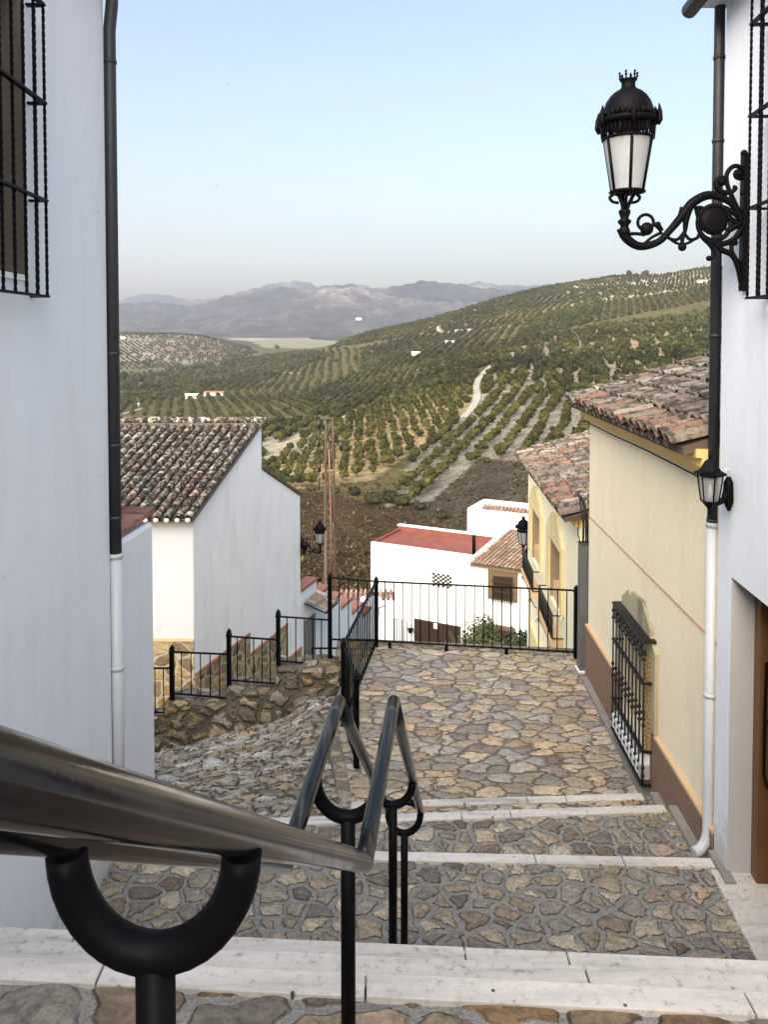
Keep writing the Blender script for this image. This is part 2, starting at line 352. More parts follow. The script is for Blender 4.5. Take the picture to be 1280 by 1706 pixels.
M['olivefar']=m_leaf('olive_foliage_far',(.022,.025,.007),(.045,.046,.013),.05)
M['darkleaf']=m_leaf('dark_foliage',(.018,.020,.008),(.042,.040,.016),.5)
M['bush']=m_leaf('garden_olive_foliage',(.05,.065,.03),(.12,.14,.07),3)

# ---------------------------------------------------------------- camera, world, sun
cam=bpy.data.cameras.new('camera'); co=bpy.data.objects.new('camera',cam); COL.objects.link(co); S.camera=co
co.rotation_euler=(R(90)-PITCH,0,0); cam.sensor_fit='VERTICAL'; cam.sensor_height=36; cam.lens=FL/1706*36
cam.shift_y=-(853-605)/1706; cam.clip_start=.02; cam.clip_end=40000
SUN_EL=R(30); trav=Vector((.38,.92,0)).normalized()
sundir=Vector((trav.x*math.cos(SUN_EL),trav.y*math.cos(SUN_EL),-math.sin(SUN_EL)))
sl=bpy.data.lights.new('sun','SUN'); sl.energy=3.0; sl.angle=R(92); sl.color=(1,.94,.87)
so=bpy.data.objects.new('sun',sl); COL.objects.link(so); so.rotation_euler=sundir.to_track_quat('-Z','Y').to_euler()
w=bpy.data.worlds.new('World'); S.world=w; w.use_nodes=True; wn=w.node_tree
sky=wn.nodes.new('ShaderNodeTexSky'); sky.sky_type='NISHITA'; sky.sun_disc=False; sky.sun_elevation=SUN_EL
sky.sun_rotation=math.atan2(-trav.x,-trav.y)   # azimuth of the sun measured from +Y towards +X
sky.altitude=600; sky.air_density=1.5; sky.dust_density=8; sky.ozone_density=1
bg=wn.nodes['Background']; bg.inputs[1].default_value=.080; wn.links.new(sky.outputs[0],bg.inputs[0])
S.view_settings.view_transform='Standard'; S.view_settings.look='None'; S.view_settings.exposure=1.75; S.view_settings.gamma=1
S.cycles.use_denoising=True; S.cycles.max_bounces=6; S.cycles.volume_bounces=1; S.cycles.transparent_max_bounces=12

# ================================================================ STAIRS
MS=MB(); paveN=MB(); paveT=MB(); paveL=MB()
WL=Wall(-1.72,-.03,1); WR=Wall(1.98,.0615,-1); WC=Wall(2.17,.032,-1)
XL,XR=-2.0,2.5
def line_at(Y0,k,X): return Y0+k*X
def gridtop(mb,f,nu,nv):
    vs=[f(i/nu,j/nv) for j in range(nv+1) for i in range(nu+1)]
    mb.add(vs,[(j*(nu+1)+i,j*(nu+1)+i+1,(j+1)*(nu+1)+i+1,(j+1)*(nu+1)+i) for j in range(nv) for i in range(nu)],None,True)
def tread(mb,Ya,ka,Yb,kb,z,xl=XL,xr=XR,th=.6,fine=False):
    if fine:
        def f(u,v):
            x=xl+(xr-xl)*u; a=Ya+ka*x; b=Yb-.068+kb*x; return (x,a+(b-a)*v,z)
        gridtop(mb,f,int((xr-xl)/.013),max(4,int((Yb-Ya)/.013)))
        A=[(xl,Ya+ka*xl),(xr,Ya+ka*xr),(xr,Yb+kb*xr),(xl,Yb+kb*xl)]
        mb.hexa([(x,y,z-th) for x,y in A],[(x,y,z-.03) for x,y in A]); return
    A=[(xl,Ya+ka*xl),(xr,Ya+ka*xr),(xr,Yb+kb*xr),(xl,Yb+kb*xl)]
    mb.hexa([(x,y,z-th) for x,y in A],[(x,y,z) for x,y in A])
def strip(Yb,kb,z,wd=.075,xl=XL,xr=XR,n=5,off=0):
    """marble nosing of several slabs whose outer edge is Yb"""
    xs=[xl]+sorted(xl+(xr-xl)*((i+.5*((off*7)%2)+.3*math.sin(i*3+off))/n) for i in range(1,n))+[xr]
    for a,b in zip(xs,xs[1:]):
        a+=.0035; b-=.0035; h=z+.006+random.uniform(-.002,.002)
        q=[(a,Yb-wd+kb*a),(b,Yb-wd+kb*b),(b,Yb+.012+kb*b),(a,Yb+.012+kb*a)]
        m=MB(); m.hexa([(x,y,z-.035) for x,y in q],[(x,y,h) for x,y in q]); MSL.append(m)
MSL=[]
K=-.057
T0=-2.12
edges=[(2.506,T0),(2.80,-2.30),(3.086,-2.48),(3.30,-2.667),(3.53,-2.853),(3.76,-3.04),(3.99,-3.227),(4.22,-3.413)]
prev=1.42
# steps under and behind the camera
yy=1.42; z=T0
up=[]
for i in range(10):
    z2=T0+.172*(i+1); up.append((1.42-.24*i,z2))
for i,(ye,zt) in enumerate(up):
    tread(paveT,ye-.24 if i<9 else ye-3,K,ye,K,zt,th=.9); 
for i,(ye,zt) in enumerate(edges):
    mb=paveT if i==0 else paveN
    tread(mb,prev,K,ye,K,zt,th=.9 if i else .7,xr=2.5,fine=i<2)
    strip(ye,K,zt,.082,xr=2.5 if i>2 else 2.05+.0*i,n=4,off=i)
    prev=ye
# wide treads and lower strips, each by its two measured ends
def yk(pl,pr,z):
    a=atZ(pl[0],pl[1],z); b=atZ(pr[0],pr[1],z); k=(b.y-a.y)/(b.x-a.x); return a.y-k*a.x,k
z4,z5,z6,z7=-3.60,-3.77,-3.94,-4.11
y4,k4=yk((600,1420),(1175,1432),z4); y5,k5=yk((510,1363),(1110,1343),z5); y6,k6=yk((590,1338),(1085,1323),z6)
XRL=2.27
tread(paveN,prev,K,y4,k4,z4,xr=2.6,fine=True); strip(y4,k4,z4,.08,xl=-1.5,xr=XRL,n=4,off=1)
tread(paveN,y4,k4,y5,k5,z5,xl=-2.6,xr=2.6,fine=True); strip(y5,k5,z5,.08,xl=-1.6,xr=XRL-.02,n=4,off=2)
tread(paveL,y5,k5,y6,k6,z6,xl=-.30,xr=2.6,fine=True); strip(y6,k6,z6,.075,xl=-.28,xr=2.22,n=3,off=5)
tag(paveT.build('stairs',M['pave_top'],rec=False),None,None,None,'structure')
tag(paveN.build('lower_stairs',M['pave_near'],rec=False),None,None,None,'structure')
ms=MB()
for m in MSL: ms.add(m.v,m.f)
tag(ms.build('stair_nosings',M['marble'],bevel=.004),None,None,None,'structure')
# landing
eA=atZ(555,1205,z7); eB=atZ(590,1338,z7); fL=atZ(622,1078,z7); 
land=[(-.27,y6+k6*-.27),(2.6,y6+k6*2.6),(2.75,9.95),(eA.x+.45,10.32),(fL.x-.08,10.32),(eA.x,eA.y),(-.40,7.4)]
lm=MB(); lm.prism([(x,y,z7) for x,y in land],(0,0,-1.2))
def flf(u,v):
    # v runs from the near strip to the far edge, u from the open left edge to the wall
    ys=[6.70,7.4,eA.y,10.32]; xs_=[-.30,-.41,eA.x,fL.x-.08]
    y=6.50+(10.32-6.50)*v; xl_=float(np.interp(y,ys,xs_)); x=xl_+(2.7-xl_)*u
    yn=y6+k6*x; yf_=10.32+(9.95-10.32)*max(0,x+.17)/2.9; y=yn+(yf_-yn)*v
    xl_=float(np.interp(y,ys,xs_)); x=xl_+(2.7-xl_)*u
    return (x,y,z7)
gridtop(paveL,flf,230,270)
tag((paveL.prism([(x,y,z7-.03) for x,y in land],(0,0,-1.4))).build('landing',M['pave_land'],rec=False),None,None,None,'structure')
# kerb strip along the landing's open edges
kb=MB()
for a,b in (((-.31,6.55),(-.44,7.4)),((-.44,7.4),(eA.x-.03,eA.y)),((eA.x-.03,eA.y),(fL.x-.12,10.36)),((fL.x-.12,10.36),(2.76,10.0))):
    kb.bar((a[0],a[1],z7-.28),(b[0],b[1],z7-.28),.12,.60)
tag(kb.build('landing_kerb',M['kerb'],bevel=.015),None,None,None,'structure')
# gutter kerb along the cream wall
gk=MB()
for a,b,zz in ((5.40,y5+k5*2.3-.05,z5),(y5+k5*2.3,y6+k6*2.3-.03,z6),(y6+k6*2.3,9.2,z7)):
    gk.wbox(WC,a,b,.0,.10,zz-.3,zz+.035)
gk.wbox(WR,4.98,5.30,-.02,.05,z4-.3,z4+.03)
tag(gk.build('wall_gutter_kerb',m_plain('grey_kerb',(.24,.225,.20),.9,0,.35,6,.6,.01)),None,None,None,'structure')
# ramp on the left
rg=MB(); nx,ny=220,260
P=[]
for j in range(ny+1):
    Y=6.0+j/ny*4.1
    for i in range(nx+1):
        X=-3.6+i/nx*3.35
        f=(Y-6.0)/4.0; zr=-3.93*(1-f)+(-4.80+.30*(X+.8))*f
        xe=-.30-.24*min(1,max(0,(Y-6.7)/1.45))
        b=.20*math.exp(-((X+.78)/.42)**2-((Y-9.3)/.8)**2)
        v=Vector((X*1.3,Y*1.3,0)); zr+=b+.05*mnoise.noise(v)+.022*mnoise.noise(v*4)
        zr+=.03*mnoise.noise(v*9)*(1 if Y>8 else .5); P.append((X,Y,zr))
F_=[(j*(nx+1)+i,j*(nx+1)+i+1,(j+1)*(nx+1)+i+1,(j+1)*(nx+1)+i) for j in range(ny) for i in range(nx)]
rg.add(P,F_,None,True)
tag(rg.build('stone_ramp',M['pave_ramp'],rec=False),None,None,None,'structure')

# dry leaves and grit blown against the wall and on the treads
lv=MB(); rl=random.Random(3)
for q in range(150):
    x=rl.choice((rl.uniform(-1.6,2.2),2.12+rl.gauss(0,.06),2.2-abs(rl.gauss(0,.12)))); y=rl.uniform(4.5,9.6)
    zz=z4 if y<y4+k4*x-.05 else z5 if y<y5+k5*x-.05 else z6 if y<y6+k6*x-.05 else z7
    if zz==z7 and x<-.1: continue
    a=rl.uniform(0,6.3); s_=rl.uniform(.008,.022); c=Vector((x,y,zz+.012)); u=Vector((math.cos(a),math.sin(a),rl.uniform(-.3,.3)))*s_; v_=Vector((-math.sin(a),math.cos(a),rl.uniform(-.4,.4)))*s_*.5
    lv.add([c-u,c-v_,c+u,c+v_+Vector((0,0,.004))],[(0,1,2),(0,2,3)])
tag(lv.build('dry_leaves',m_plain('dry_leaf',(.14,.08,.035),.9)),'scattered dry brown leaves and grit on the steps and landing','leaves',None,'stuff')
# ================================================================ HANDRAIL
def handrail():
    t=thing('handrail','double black and chrome tube handrail on forked posts running down the stairs','handrail',(-.05,1.7,T0))
    RR=.0212; sx=.178
    J=Vector((-.045,1.718,-1.185)); Kp=Vector((.031,2.488,-1.185)); E=Vector((.205,4.27,-2.66))
    top=Vector((-.285,-.55,.45))
    dA=(J-top); 
    def at(seg,Y):
        a,b=seg; f=(Y-a.y)/(b.y-a.y); return a.lerp(b,f)
    o=Vector((-sx,.0,0))
    for s,off in ((0,Vector((0,0,0))),(1,o)):
        m=MB()
        pts=[top+off,J+off,Kp+off,E+off]
        for a,b in zip(pts,pts[1:]):
            n=8; d=(b-a).normalized(); m.tube([a.lerp(b,i/n) for i in range(n+1)],RR,20)
        for q in pts[1:3]: m.ball(q,RR*1.0,(1,1,1),16,10)
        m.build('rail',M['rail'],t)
    posts=[((top,J),.775,-1.56),((Kp,E),3.50,-2.853),((Kp,E),4.24,-3.60),((J,Kp),2.08,T0)]
    for i,(sg,Y,zb) in enumerate(posts):
        c=at(sg,Y)+o*.5; c.z-=.012
        m=MB(); r=sx/2
        a=[c+Vector((r*math.cos(math.pi+math.pi*k/18),0,r*1.2*math.sin(math.pi+math.pi*k/18)-.006)) for k in range(19)]
        m.tube(a,.0205 if i==0 else .0185,14)
        if i==2:
            a2=[c+Vector((r*math.cos(math.pi*k/16),0.02,.6*r*math.sin(math.pi*k/16))) for k in range(17)]; m.tube(a2,.018,12)
        m.tube([c+Vector((0,0,-r*1.2-.005)),Vector((c.x,c.y,zb))],.020,16)
        m.build('forked_post',M['iron'],t)
    return t
handrail()

# ================================================================ FENCES
def post(mb,p,h,w=.055):
    x,y,z=p; a=w/2; mb.box(x-a,x+a,y-a,y+a,z,z+h-.085)
    b=a*1.25
    mb.lathe((x,y,z+h-.085),[(b*1.41,0),(b*1.41,.02),(a*.9*1.41,.03),(a*.75,.036),(b*1.25,.045),(b*1.2,.05),(.002,.10)],4,False)
def fence(label,posts,rails,grp='black iron railings round the lower lane'):
    """posts: (x,y,z,h); rails: (i,j,ztop_i,ztop_j,zbot_i,zbot_j,step)"""
    b=posts[0]; t=thing('iron_railing',label,'railing',(b[0],b[1],b[2]),grp)
    for p in posts:
        m=MB(); post(m,p[:3],p[3]); m.build('post',M['iron'],t)
    for (a,b,za,zb,ya,yb,st) in rails:
        A=Vector(a);B=Vector(b); m=MB()
        A1=Vector((A.x,A.y,za));B1=Vector((B.x,B.y,zb)); A0=Vector((A.x,A.y,ya));B0=Vector((B.x,B.y,yb))
        m.bar(A1,B1,.034,.014); m.bar(A0,B0,.030,.014)
        m.each('rail',M['iron'],t)
        n=max(2,round((B-A).length/st)); m=MB()
        for i in range(1,n): 
            m.tube([A0.lerp(B0,i/n),A1.lerp(B1,i/n)],.0072,6)
        m.build('bars',M['iron'],t)
    return t
pR=atZ(960,1096,z7); p6=atZ(627,1077,z7); p59=atZ(594,1278,z7); 
p57=Vector((-.425,8.10,z7)); p55=Vector((-.74,10.42,-4.42))
H=.93
zt=z7+H-.06
far=[(pR.x,pR.y,z7,H),(p6.x,p6.y,z7,H),(p57.x,p57.y,z7-.1,H+.1),(p59.x,p59.y,z7,H)]
t=fence('tall black iron railing with spear posts closing the far edge of the paved landing',far,
  [((p6.x,p6.y),(pR.x,pR.y),zt,zt,z7+.07,z7+.07,.118) if 0 else (Vector((p6.x,p6.y,0)),Vector((pR.x,pR.y,0)),zt,zt,z7+.075,z7+.075,.118),
   (Vector((p57.x,p57.y,0)),Vector((p6.x,p6.y,0)),zt,zt,z7+.06,z7+.06,.118),
   (Vector((p59.x,p59.y,0)),Vector((p57.x,p57.y,0)),zt,zt,z7+.06,z7+.06,.118)])
m=MB()
for f in (.07,.36,.66):
    q=Vector((p6.x,p6.y,0)).lerp(Vector((pR.x,pR.y,0)),f); m.box(q.x-.02,q.x+.02,q.y-.02,q.y+.02,z7-.02,z7+.075)
m.each('foot',M['iron'],t)
W0=[(287,1192,1075),(382,1172,1048),(464,1145,1016)]
ps=[]
for px,yb,yt in W0:
    b=atY(px,yb,9.95); tz=atY(px,yt,9.95).z; ps.append((b.x,b.y,b.z,tz-b.z))
b5=atY(550,1112,10.15); ps.append((b5.x,b5.y,b5.z,atY(550,955,10.15).z-b5.z))
def zy(py,Y): return slope(py)*Y
V2=lambda p:Vector((p[0],p[1],0))
lf=Vector((ps[0][0]-1.1,9.9,0))
fence('black iron railing stepping down to the left along the top of the rubble wall',ps,
 [(V2(ps[0]),V2(ps[1]),zy(1086,9.95),zy(1090,9.95),zy(1155,9.95),zy(1163,9.95),.115),
  (V2(ps[1]),V2(ps[2]),zy(1060,9.95),zy(1066,9.95),zy(1133,9.95),zy(1139,9.95),.115),
  (V2(ps[2]),V2(ps[3]),zy(1027,9.95),zy(1033,10.15),zy(1101,9.95),zy(1107,10.15),.115),
  (V2(ps[3]),V2((p6.x,p6.y)),zy(962,10.15),zt,zy(1065,10.15),z7+.08,.118),
  (lf,V2(ps[0]),zy(1111,9.95),zy(1113,9.95),zy(1183,9.95),zy(1187,9.95),.115)])
# rubble wall
rw=thing('rubble_wall','low stepped rubble stone wall with mossy top under the stepping railing','wall',(-2,10,-5.6))
m=MB()
def wallseg(x0,x1,zt_,y0=9.78,y1=10.30,zb=-8.5):
    n=max(3,int((x1-x0)/.03))
    # irregular front/top made of a grid
    vs=[];fs=[]
    prof=[(y0,zb)]+[(y0,-5.7+(zt_-.03+5.7)*q/40) for q in range(41)]+[(y0+.03,zt_-.005)]+[(y0+.06+.03*q,zt_) for q in range(14)]+[(y1,zt_-.04),(y1,zb)]
    for i in range(n+1):
        x=x0+(x1-x0)*i/n
        for (y,z_) in prof:
            d=mnoise.noise(Vector((x*3.1,y*3,z_*3.1)))*.05 if z_>zb+.1 else 0
            vs.append((x,y+d*(1 if y==y0 else .3),z_+.6*d*(y>y0)))
    k=len(prof)
    for i in range(n):
        for j in range(k-1): fs.append((i*k+j,(i+1)*k+j,(i+1)*k+j+1,i*k+j+1))
    fs.append(tuple(range(k))); fs.append(tuple(n*k+j for j in reversed(range(k))))
    m.add(vs,fs)
xs=[-4.2,ps[0][0]-.03,ps[1][0]+.03,ps[2][0]+.03,-.62]
for i_,(a,b,y) in enumerate(zip(xs,xs[1:],(1192,1163,1142,1107))): wallseg(a-.05,b+.05,zy(y,9.95),y0=9.78+.012*(i_%2))
m.build('wall_body',M['wallstone'],rw,rec=False)
m=MB(); m.box(-.64,-.10,9.95,10.6,-8.5,zy(1086,10.1)); m.build('end_pier',M['wallstone'],rw,bevel=.03)
# rounded rock where the ramp meets the wall
rk=MB(); rk.ball((-.78,9.35,-4.66),.34,(1.15,.9,.75),16,10)
for i,v in enumerate(rk.v):
    d=1+.25*mnoise.noise(Vector(v)*3.5); c=(-.78,9.35,-4.66); rk.v[i]=tuple(c[k]+(v[k]-c[k])*d for k in range(3))
tag(rk.build('boulder',M['pave_ramp']),'pale rounded boulder cemented where the ramp meets the rubble wall','rock')

# ================================================================ GRILLES / LAMPS helpers
def twisted(mb,a,b,r,turns=14,seg=4):
    a=Vector(a);b=Vector(b); n=turns*2; d=(b-a); vs=[];L_=d.length
    for i in range(n+1):
        p=a+d*i/n; an=math.pi/2*i*.5
        for j in range(4): vs.append(p+Vector((math.cos(an+j*math.pi/2)*r,math.sin(an+j*math.pi/2)*r,0)))
    fs=[(i*4+j,i*4+(j+1)%4,(i+1)*4+(j+1)%4,(i+1)*4+j) for i in range(n) for j in range(4)]
    mb.add(vs,fs)
# ================================================================ LEFT HOUSE
cl=WL.hit(188,1400); CY=cl.y
lh=thing('white_house','big shaded white plastered house with barred window filling the left edge','house',(WL.p(CY,0,-3.6)))
wy0,wy1,wz0,wz1=2.55,4.03,.28,1.78
TOP=2.42
m=MB()
def wallopen(m,W,y0,y1,z0,z1,oy0,oy1,oz0,oz1,th=.4):
    m.wbox(W,y0,oy0,-th,0,z0,z1); m.wbox(W,oy1,y1,-th,0,z0,z1); m.wbox(W,oy0,oy1,-th,0,z0,oz0); m.wbox(W,oy0,oy1,-th,0,oz1,z1)
wallopen(m,WL,-9,CY,-6,TOP,wy0,wy1,wz0,wz1)
q=lambda z:[(-14,-9,z),(WL.p(-9,0,0).x-.41,-9,z),(WL.p(CY,0,0).x-.41,CY-.02,z),(-14,CY-.02,z)]
m.hexa(q(-6),q(TOP)); m.build('wall',M['whitebase'],lh)
m=MB(); m.prism([(-14.3,CY+.12,TOP+.02),(WL.p(CY,0,0).x+.14,CY+.12,TOP+.02),(WL.p(-9,0,0).x+.14,-9.3,TOP+.02),(-14.3,-9.3,TOP+.02)],(0,0,.09)); m.build('eave',M['white'],lh)
m=MB(); m.add([(-14.3,CY+.16,TOP+.12),(-1.75,CY+.16,TOP+.12),(-1.3,-9.3,TOP+.12),(-14.3,-9.3,TOP+.12),(-8,CY+.16,TOP+2.9),(-8,-9.3,TOP+2.9)],[(0,1,4),(1,2,5,4),(2,3,5),(3,0,4,5),(0,3,2,1)]); m.build('roof',M['claytop'],lh)
wn_=MB(); wn_.wbox(WL,wy0,wy1,-.30,-.22,wz0,wz1); wo=wn_.build('window',M['darkwood'],lh)
m=MB(); m.wbox(WL,wy0+.0,wy0+.06,-.22,-.17,wz0,wz1); m.wbox(WL,wy1-.06,wy1,-.22,-.17,wz0,wz1); m.wbox(WL,3.1,3.18,-.22,-.17,wz0,wz1); m.wbox(WL,wy0+.06,3.1,-.22,-.175,wz0,wz0+.09);m.wbox(WL,3.18,wy1-.06,-.22,-.175,wz0,wz0+.09); m.build('frame',M['wood'],wo)
m=MB(); m.wbox(WL,wy0,wy1,-.22,.012,wz0+.001,wz0+.03); m.build('sill',M['whitefar'],wo)
def grille(W,y0,y1,off,zs,parent,r=.009,step=.125,name='window_grille',extra=1):
    g=MB()
    for z_ in zs:
        a=W.p(y0,off,z_); b=W.p(y1,off,z_); g.bar(a,b,.03,.012)
        for yy in (y0,y1): g.bar(W.p(yy,off,z_),W.p(yy,-.03,z_),.03,.012)
    n=max(2,round((y1-y0)/step))
    for i in range(n+1):
        yy=y0+(y1-y0)*i/n; twisted(g,W.p(yy,off,zs[0]-.0),W.p(yy,off,zs[-1]),r,int(26*(zs[-1]-zs[0])))
    for yy in (y0,y1):
        twisted(g,W.p(yy,off*.45,zs[0]),W.p(yy,off*.45,zs[-1]),r,int(26*(zs[-1]-zs[0])))
    return g.build(name,M['iron'],parent)
zg=[.20,.685,1.17,1.655,2.14]
grille(WL,2.45,4.075,.085,[.205,.70,1.20,1.70],lh)
m=MB(); m.wbox(WL,wy1-.004,wy1-.0005,-.22,-.003,wz0,wz1); m.wbox(WL,wy0,wy1,-.22,-.003,wz1-.004,wz1-.0005); m.build('reveal',m_plain('shaded_brown_reveal',(.10,.085,.07),.85),wo)  # shade of the window recess put into the dark colour of these linings
# small wicker-dark object seen behind the bars: a hanging basket
bk=MB(); c=WL.p(3.60,-.10,1.02); bk.lathe(c,[(.03,-.09),(.07,-.05),(.085,.02),(.07,.05)],12); bk.tube([c+Vector((0,-.07,.04)),c+Vector((0,-.05,.14)),c+Vector((0,.05,.14)),c+Vector((0,.07,.04))],.006,6)
tag(bk.build('hanging_basket',M['wood']),'small brown basket hanging behind the barred window of the left house','basket')
def pipe(label,x,y,z1,zs,z0,r,kink,clips,foot=False,dirx=-1,group=None,toplen=.4):
    t=thing('downpipe',label,'drainpipe',(x,y,z0),group)
    m=MB(); m.tube([(x+kink[0],y+kink[1],z1+toplen),(x+kink[0],y+kink[1],z1+.12),(x,y,z1-.05),(x,y,z1-.5),(x,y,zs)],r,16); m.build('dark_pipe',M['pipe'],t)
    m=MB()
    for c_ in clips:
        if c_>zs: m.tube([(x,y,c_-.012),(x,y,c_+.012)],r*1.13,16)
    m.each('collar',M['pipe'],t)
    m=MB()
    if foot: 
        pts=[(x,y,zs+.03),(x,y,z0+.45),(x-.0,y,z0+.15),(x-.02,y-.01,z0+.09),(x-.06,y-.03,z0+.05),(x-.12,y-.05,z0+.035)]
        m.tube(pts,[r*1.06]*len(pts),16)
    else: m.tube([(x,y,zs+.03),(x,y,z0)],r*1.06,16)
    for c_ in clips:
        if c_<=zs: m.tube([(x,y,c_-.014),(x,y,c_+.014)],r*1.2,16)
    m.tube([(x,y,zs),(x,y,zs+.035)],r*1.2,16)
    m.build('white_pipe',M['pipew'],t); return t
px_=atY(179,400,CY+.05)
pl=atY(192,930,CY+.05)
pipe('dark drainpipe with a white lower end at the corner of the left house',pl.x-.0,CY+.055,atY(180,38,CY+.05).z,atY(192,930,CY+.05).z,-3.9,.041,(.03,-.03),[1.85,-.12,-.75,-1.25,-2.3],False,group=None)
# ---- shed beyond the left house
shA=WL.p(CY+.03,0,0); sz=atY(198,908,CY+.1).z; 
WS=Wall(-1.775,-.018,1); shY1=WS.hit(258,1200).y
sd=thing('white_shed','low white outbuilding with a red tiled top behind the left drainpipe','outbuilding',(WS.p(CY+.1,0,-4.4)))
m=MB(); q=lambda z0,z1:[(-4.2,CY+.10,z0),(WS.p(CY+.1,0,0).x,CY+.10,z0),(WS.p(shY1,0,0).x,shY1,z0-z1),(-4.2,shY1,z0-z1)]
m.hexa([(a,b,-6.5) for a,b,c in q(0,0)],q(sz,.06)); m.build('wall',M['white'],sd,bevel=.03)
m=MB()
for j in range(4):
    for i in range(8):
        x1=-1.90-i*.25; x0=x1-.235; a=CY+.13+j*.26; b=a+.245; zz=sz+.012+random.uniform(-.004,.006)+i*.012
        m.box(x0,x1,a,b,zz-.01,zz+.028,(random.choice([(.33,.12,.08),(.27,.10,.07),(.38,.16,.11)])))
m.build('tiled_top',M['tileC'],sd)

# ================================================================ RIGHT WHITE HOUSE
CRY=5.33
TOP=2.27
rh=thing('white_house','tall white house with wooden door and lantern along the right edge','house',WR.p(CRY,0,-3.6))
d0,d1,dz0,dz1=3.95,WR.hit(1219,961).y,-3.585,WR.hit(1219,961).z
m=MB(); 
m.wbox(WR,-4,d0,-.5,0,-6,TOP); m.wbox(WR,d1,CRY,-.5,0,-6,TOP); m.wbox(WR,d0,d1,-.5,0,dz1,TOP); m.wbox(WR,d0,d1,-.5,0,-6,dz0-.03)
q=lambda z:[(WR.p(-4,-.51,0).x,-4,z),(12,-4,z),(12,CRY-.02,z),(WR.p(CRY,-.51,0).x,CRY-.02,z)]
m.hexa(q(-6),q(TOP)); m.build('wall',M['whitebase'],rh)
m=MB(); m.prism([(WR.p(-4,.14,0).x,-4.2,TOP+.0),(WR.p(CRY,.14,0).x,CRY+.16,TOP+.0),(12.3,CRY+.16,TOP),(12.3,-4.2,TOP)],(0,0,.10)); m.build('eave',M['white'],rh)
m=MB(); m.tube([WR.p(-4,.20,TOP-.02),WR.p(CRY+.14,.20,TOP-.02)],.055,12); m.build('gutter',M['pipe'],rh)
m=MB(); m.add([(1.7,-4.3,TOP+.1),(12.3,-4.3,TOP+.1),(12.3,CRY+.2,TOP+.1),(2.05,CRY+.2,TOP+.1),(7,-4.3,TOP+2.5),(7,CRY+.2,TOP+2.5)],[(0,1,4),(1,2,5,4),(2,3,5),(3,0,4,5),(0,3,2,1)]); m.build('roof',M['claytop'],rh)
m=MB(); m.wbox(WR,d0,d1,-.31,-.26,dz0-.03,dz1); do=m.build('door',M['wood'],rh)
m=MB(); 
m.wbox(WR,d1-.10,d1-.001,-.26,-.155,dz0-.03,dz1-.001); m.wbox(WR,d0+.001,d0+.10,-.26,-.155,dz0-.03,dz1-.001); m.wbox(WR,d0+.10,d1-.10,-.26,-.155,dz1-.10,dz1-.001); m.build('frame',M['wood'],do)
m=MB()
for k in range(3): m.wbox(WR,d0+.17,d1-.17,-.26,-.235,dz0+.15+k*.62,dz0+.62+k*.62)
m.each('panel',M['wood'],do,.01)
m=MB()
a=[WR.p(d1-.16,-.25,-2.05+0),WR.p(d1-.16,-.17,-2.10),WR.p(d1-.16,-.165,-2.45),WR.p(d1-.16,-.165,-2.82),WR.p(d1-.2,-.17,-2.88),WR.p(d1-.30,-.2,-2.88)]
m.tube(a,.011,8); m.tube([WR.p(d1-.16,-.165,-2.45),WR.p(d1-.35,-.18,-2.50)],.009,8); m.build('handle',M['iron'],do)
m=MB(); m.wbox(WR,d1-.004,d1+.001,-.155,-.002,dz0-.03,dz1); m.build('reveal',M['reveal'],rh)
m=MB(); m.wbox(WR,3.85,d1+.03,-.255,.095,-3.72,dz0); m.build('threshold',M['marble'],rh,bevel=.012)
grille(WR,3.1,4.60,.12,[.222,.745,1.28,1.81,2.34],rh,step=.135)
m=MB(); m.wbox(WR,3.1,4.1,.001,.02,.35,2.2); m.build('window',M['darkwood'],rh)
pr=atY(1186,1000,5.46)
prx=pr.x
pipe('dark drainpipe turning white with an elbow foot at the corner of the right house',prx,5.46,TOP-.05,atY(1190,878,5.46).z,-3.70,.036,(.0,.0),[1.92,1.35,.0,-2.55,-1.30],True,toplen=.15)
# thin cable down beside each pipe
cb=MB(); cb.tube([(prx+.062,5.40,TOP),(prx+.060,5.41,.5),(prx+.064,5.40,-1.5),(prx+.060,5.41,-3.4)],.008,6)
tag(cb.build('cable',M['black']),'thin black cable running down beside the right corner drainpipe','cable')
cb=MB(); xL=pl.x-.068; cb.tube([(xL,CY+.02,TOP),(xL+.002,CY+.02,.5),(xL-.002,CY+.02,-1.5),(xL,CY+.02,-3.8)],.008,6)
tag(cb.build('cable',M['black']),'thin black cable running down beside the left corner drainpipe','cable')

